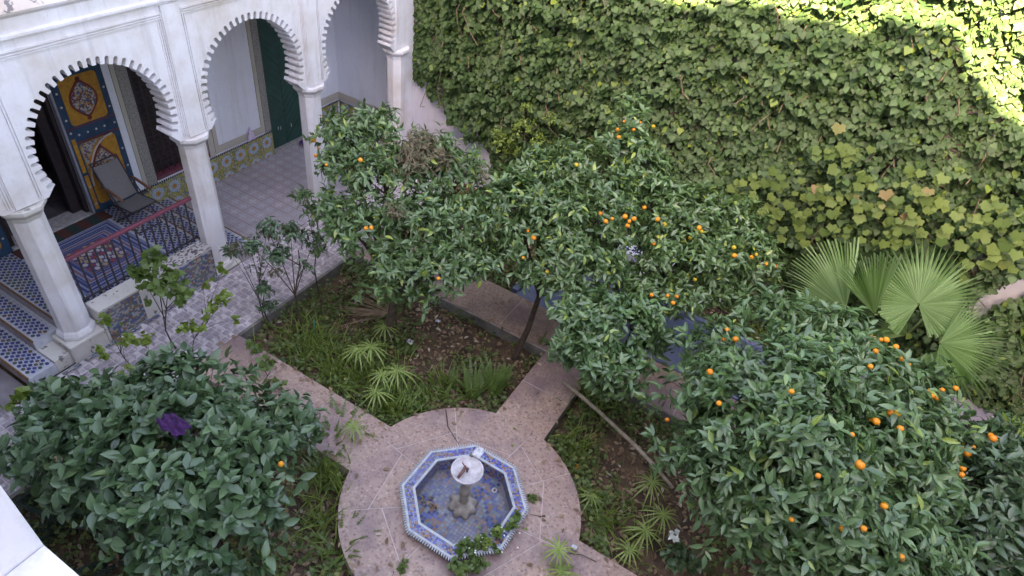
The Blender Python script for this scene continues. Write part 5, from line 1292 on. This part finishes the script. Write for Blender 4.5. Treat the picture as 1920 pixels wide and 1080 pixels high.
# lime sprigs under the shrub
for lab, px, py, z_, nn in (('lime green sprig in the shade under the broad shrub', 205, 1025, .3, 7), ('lone yellow-green leaves near the bottom of the broad shrub', 498, 1045, .3, 2), ('lime leaf sprig at the corner of the big circle near the fern', 250, 960, .6, 2)):
    p = at(px, py, z_); t = thing('leafy_sprig', lab, 'sprig', p, 'lime green sprigs'); P, F, L = crown([(p, .09, .1)], nn, 4, .075, .08, .3); foliage('sprig', HEART, P, F, L, LM_YEL, t)

# leaning pole, dead frond, litter
p0, p1, p2, p3 = at(1056, 716, .02), at(1128, 776, .14), at(1188, 832, .14), at(1262, 915, .0)
m = MB(); m.tube([p0, (p0+p1)/2+np.array([0, 0, .01]), p1, p2, (p2+p3)/2+np.array([0, 0, .02]), p3], [.025, .029, .026, .028, .026, .022], 9); tag(m.build('wooden_pole', STICK, smooth=True), 'long bare wooden pole leaning from the path into the right bed', 'pole')
g0 = at(588, 600, .05); m = MB(); m.tube([at(592, 640, -.2), g0], .012, 6); tag(m.build('garden_stake', TEAL), 'short teal garden stake standing in the weedy bed', 'stake')
df = thing('dead_palm_frond', 'dry brown palm frond lying at the foot of the orange tree', 'frond', at(690, 590, -.15))
for k_ in range(22):
    a = R(150+k_*4+random.uniform(-3, 3)); b = at(740, 590, -.08); l_ = random.uniform(.55, .95); e = b+np.array([math.cos(a)*l_, math.sin(a)*l_, random.uniform(-.02, .08)]); s_ = np.array([-math.sin(a), math.cos(a), 0])*.012
    md = (b+e)/2+np.array([0, 0, .03]); m = MB(); m.add([b, md-s_, e, md+s_], [(0, 1, 2), (0, 2, 3)]); m.build('leaf_strip', STRAW, df)
for lab, px, py, sx, seed in (('crumpled white paper near the dead palm frond', 672, 562, .07, 5), ('small white plastic scrap at the tree foot', 679, 604, .03, 6), ('pale lump of litter in the middle of the bed', 769, 643, .05, 7), ('white pebble sized litter near the bare trunk', 909, 667, .03, 8), ('white and blue scrap right of the tree trunk', 821, 604, .035, 11), ('teal plastic scrap at the walkway bed edge', 532, 678, .03, 12), ('pale crumpled scrap lying on the lower path', 1076, 1028, .035, 15)):
    p = at(px, py, -.17 if px < 1050 else .01); cloth('litter', (p[0], p[1], p[2]+.02), sx, sx*.8, TEAL if 'teal' in lab else PAPER, lab, 'litter', 6, .03, seed=seed)['group'] = 'scraps of litter'
# a few leaves and twigs dropped on the paving and in the basin
def ground_leaves(label, cat, name, lst, mt, size, grp):
    for k_, (px, py, z_, lab) in enumerate(lst):
        p = at(px, py, z_); a = random.random()*6.28; F_ = frames(np.array([[math.cos(a), math.sin(a), .05]]), np.array([[.1, .1, 1.]]))
        o_ = leaf_mesh(name, LEAF2, p[None], F_, np.array([size]), mt, None, None); tag(o_, lab, cat, grp)
ground_leaves('', 'leaf', 'fallen_leaf', [(968, 806, .008, 'light green leaf fallen on the round path above the fountain'), (990, 992, .008, 'yellow speck of a leaf right of the fountain rim'), (962, 838, .008, 'pale leaf fallen on the path by the right of the fountain'), (897, 985, FZ+.01, 'yellow leaf on the mosaic floor of the fountain')], LM_YEL, .06, 'fallen leaves')
tw = MB(); a, b, c_ = at(836, 768, .01), at(840, 800, .012), at(860, 832, .01)
tw.tube([a, b, c_], [.008, .006, .003], 5); tag(tw.build('fallen_twig', BARK), 'dark twig with withered leaves lying on the path above the fountain', 'twig')
tw = MB(); tw.tube([at(1062, 1038, .03), at(1090, 1040, .03), at(1118, 1053, .01)], .005, 5); tag(tw.build('fallen_twig', BARK), 'curved brown twig on the lower right path', 'twig')
tw = MB(); tw.tube([at(995, 964, .01), at(1012, 968, .012), at(1022, 967, .01)], [.002, .004, .008], 5); tag(tw.build('fallen_twig', BARK), 'short dark twig on the path right of the fountain', 'twig')
dp = thing('withered_leaf_pile', 'dark withered leaves gathered at the left inside the basin', 'leaves', at(798, 940, FZ))
P, F, L = crown([(at(800, 938, FZ+.02), .06, .015), (at(812, 950, FZ+.02), .04, .01)], 14, 3, .05, .03, .3); leaf_mesh('dead_leaves', LEAF1, P, F, L, LM_DEAD, dp, 'stuff')
for lab, px, py in (('weed tuft sprouting at the right fountain foot', 998, 935), ('small weed on the lower left of the round path', 755, 1063)):
    p = at(px, py, .0); t = thing('weed', lab, 'weed', p, 'weeds on the paving'); P, F, L = crown([(p+np.array([0, 0, .03]), .06, .04)], 12, 4, .035, .04, .2); foliage('weed', HEART, P, F, L, LM_FERN, t)
p = at(1082, 877, -.17); o = bpy.data.objects.new('fallen_orange', orange_mesh()[0]); C.objects.link(o); o.location = p+np.array([0, 0, .03]); o.scale = (.034,)*3; tag(o, 'single orange fallen on the soil beside the circular path', 'orange')
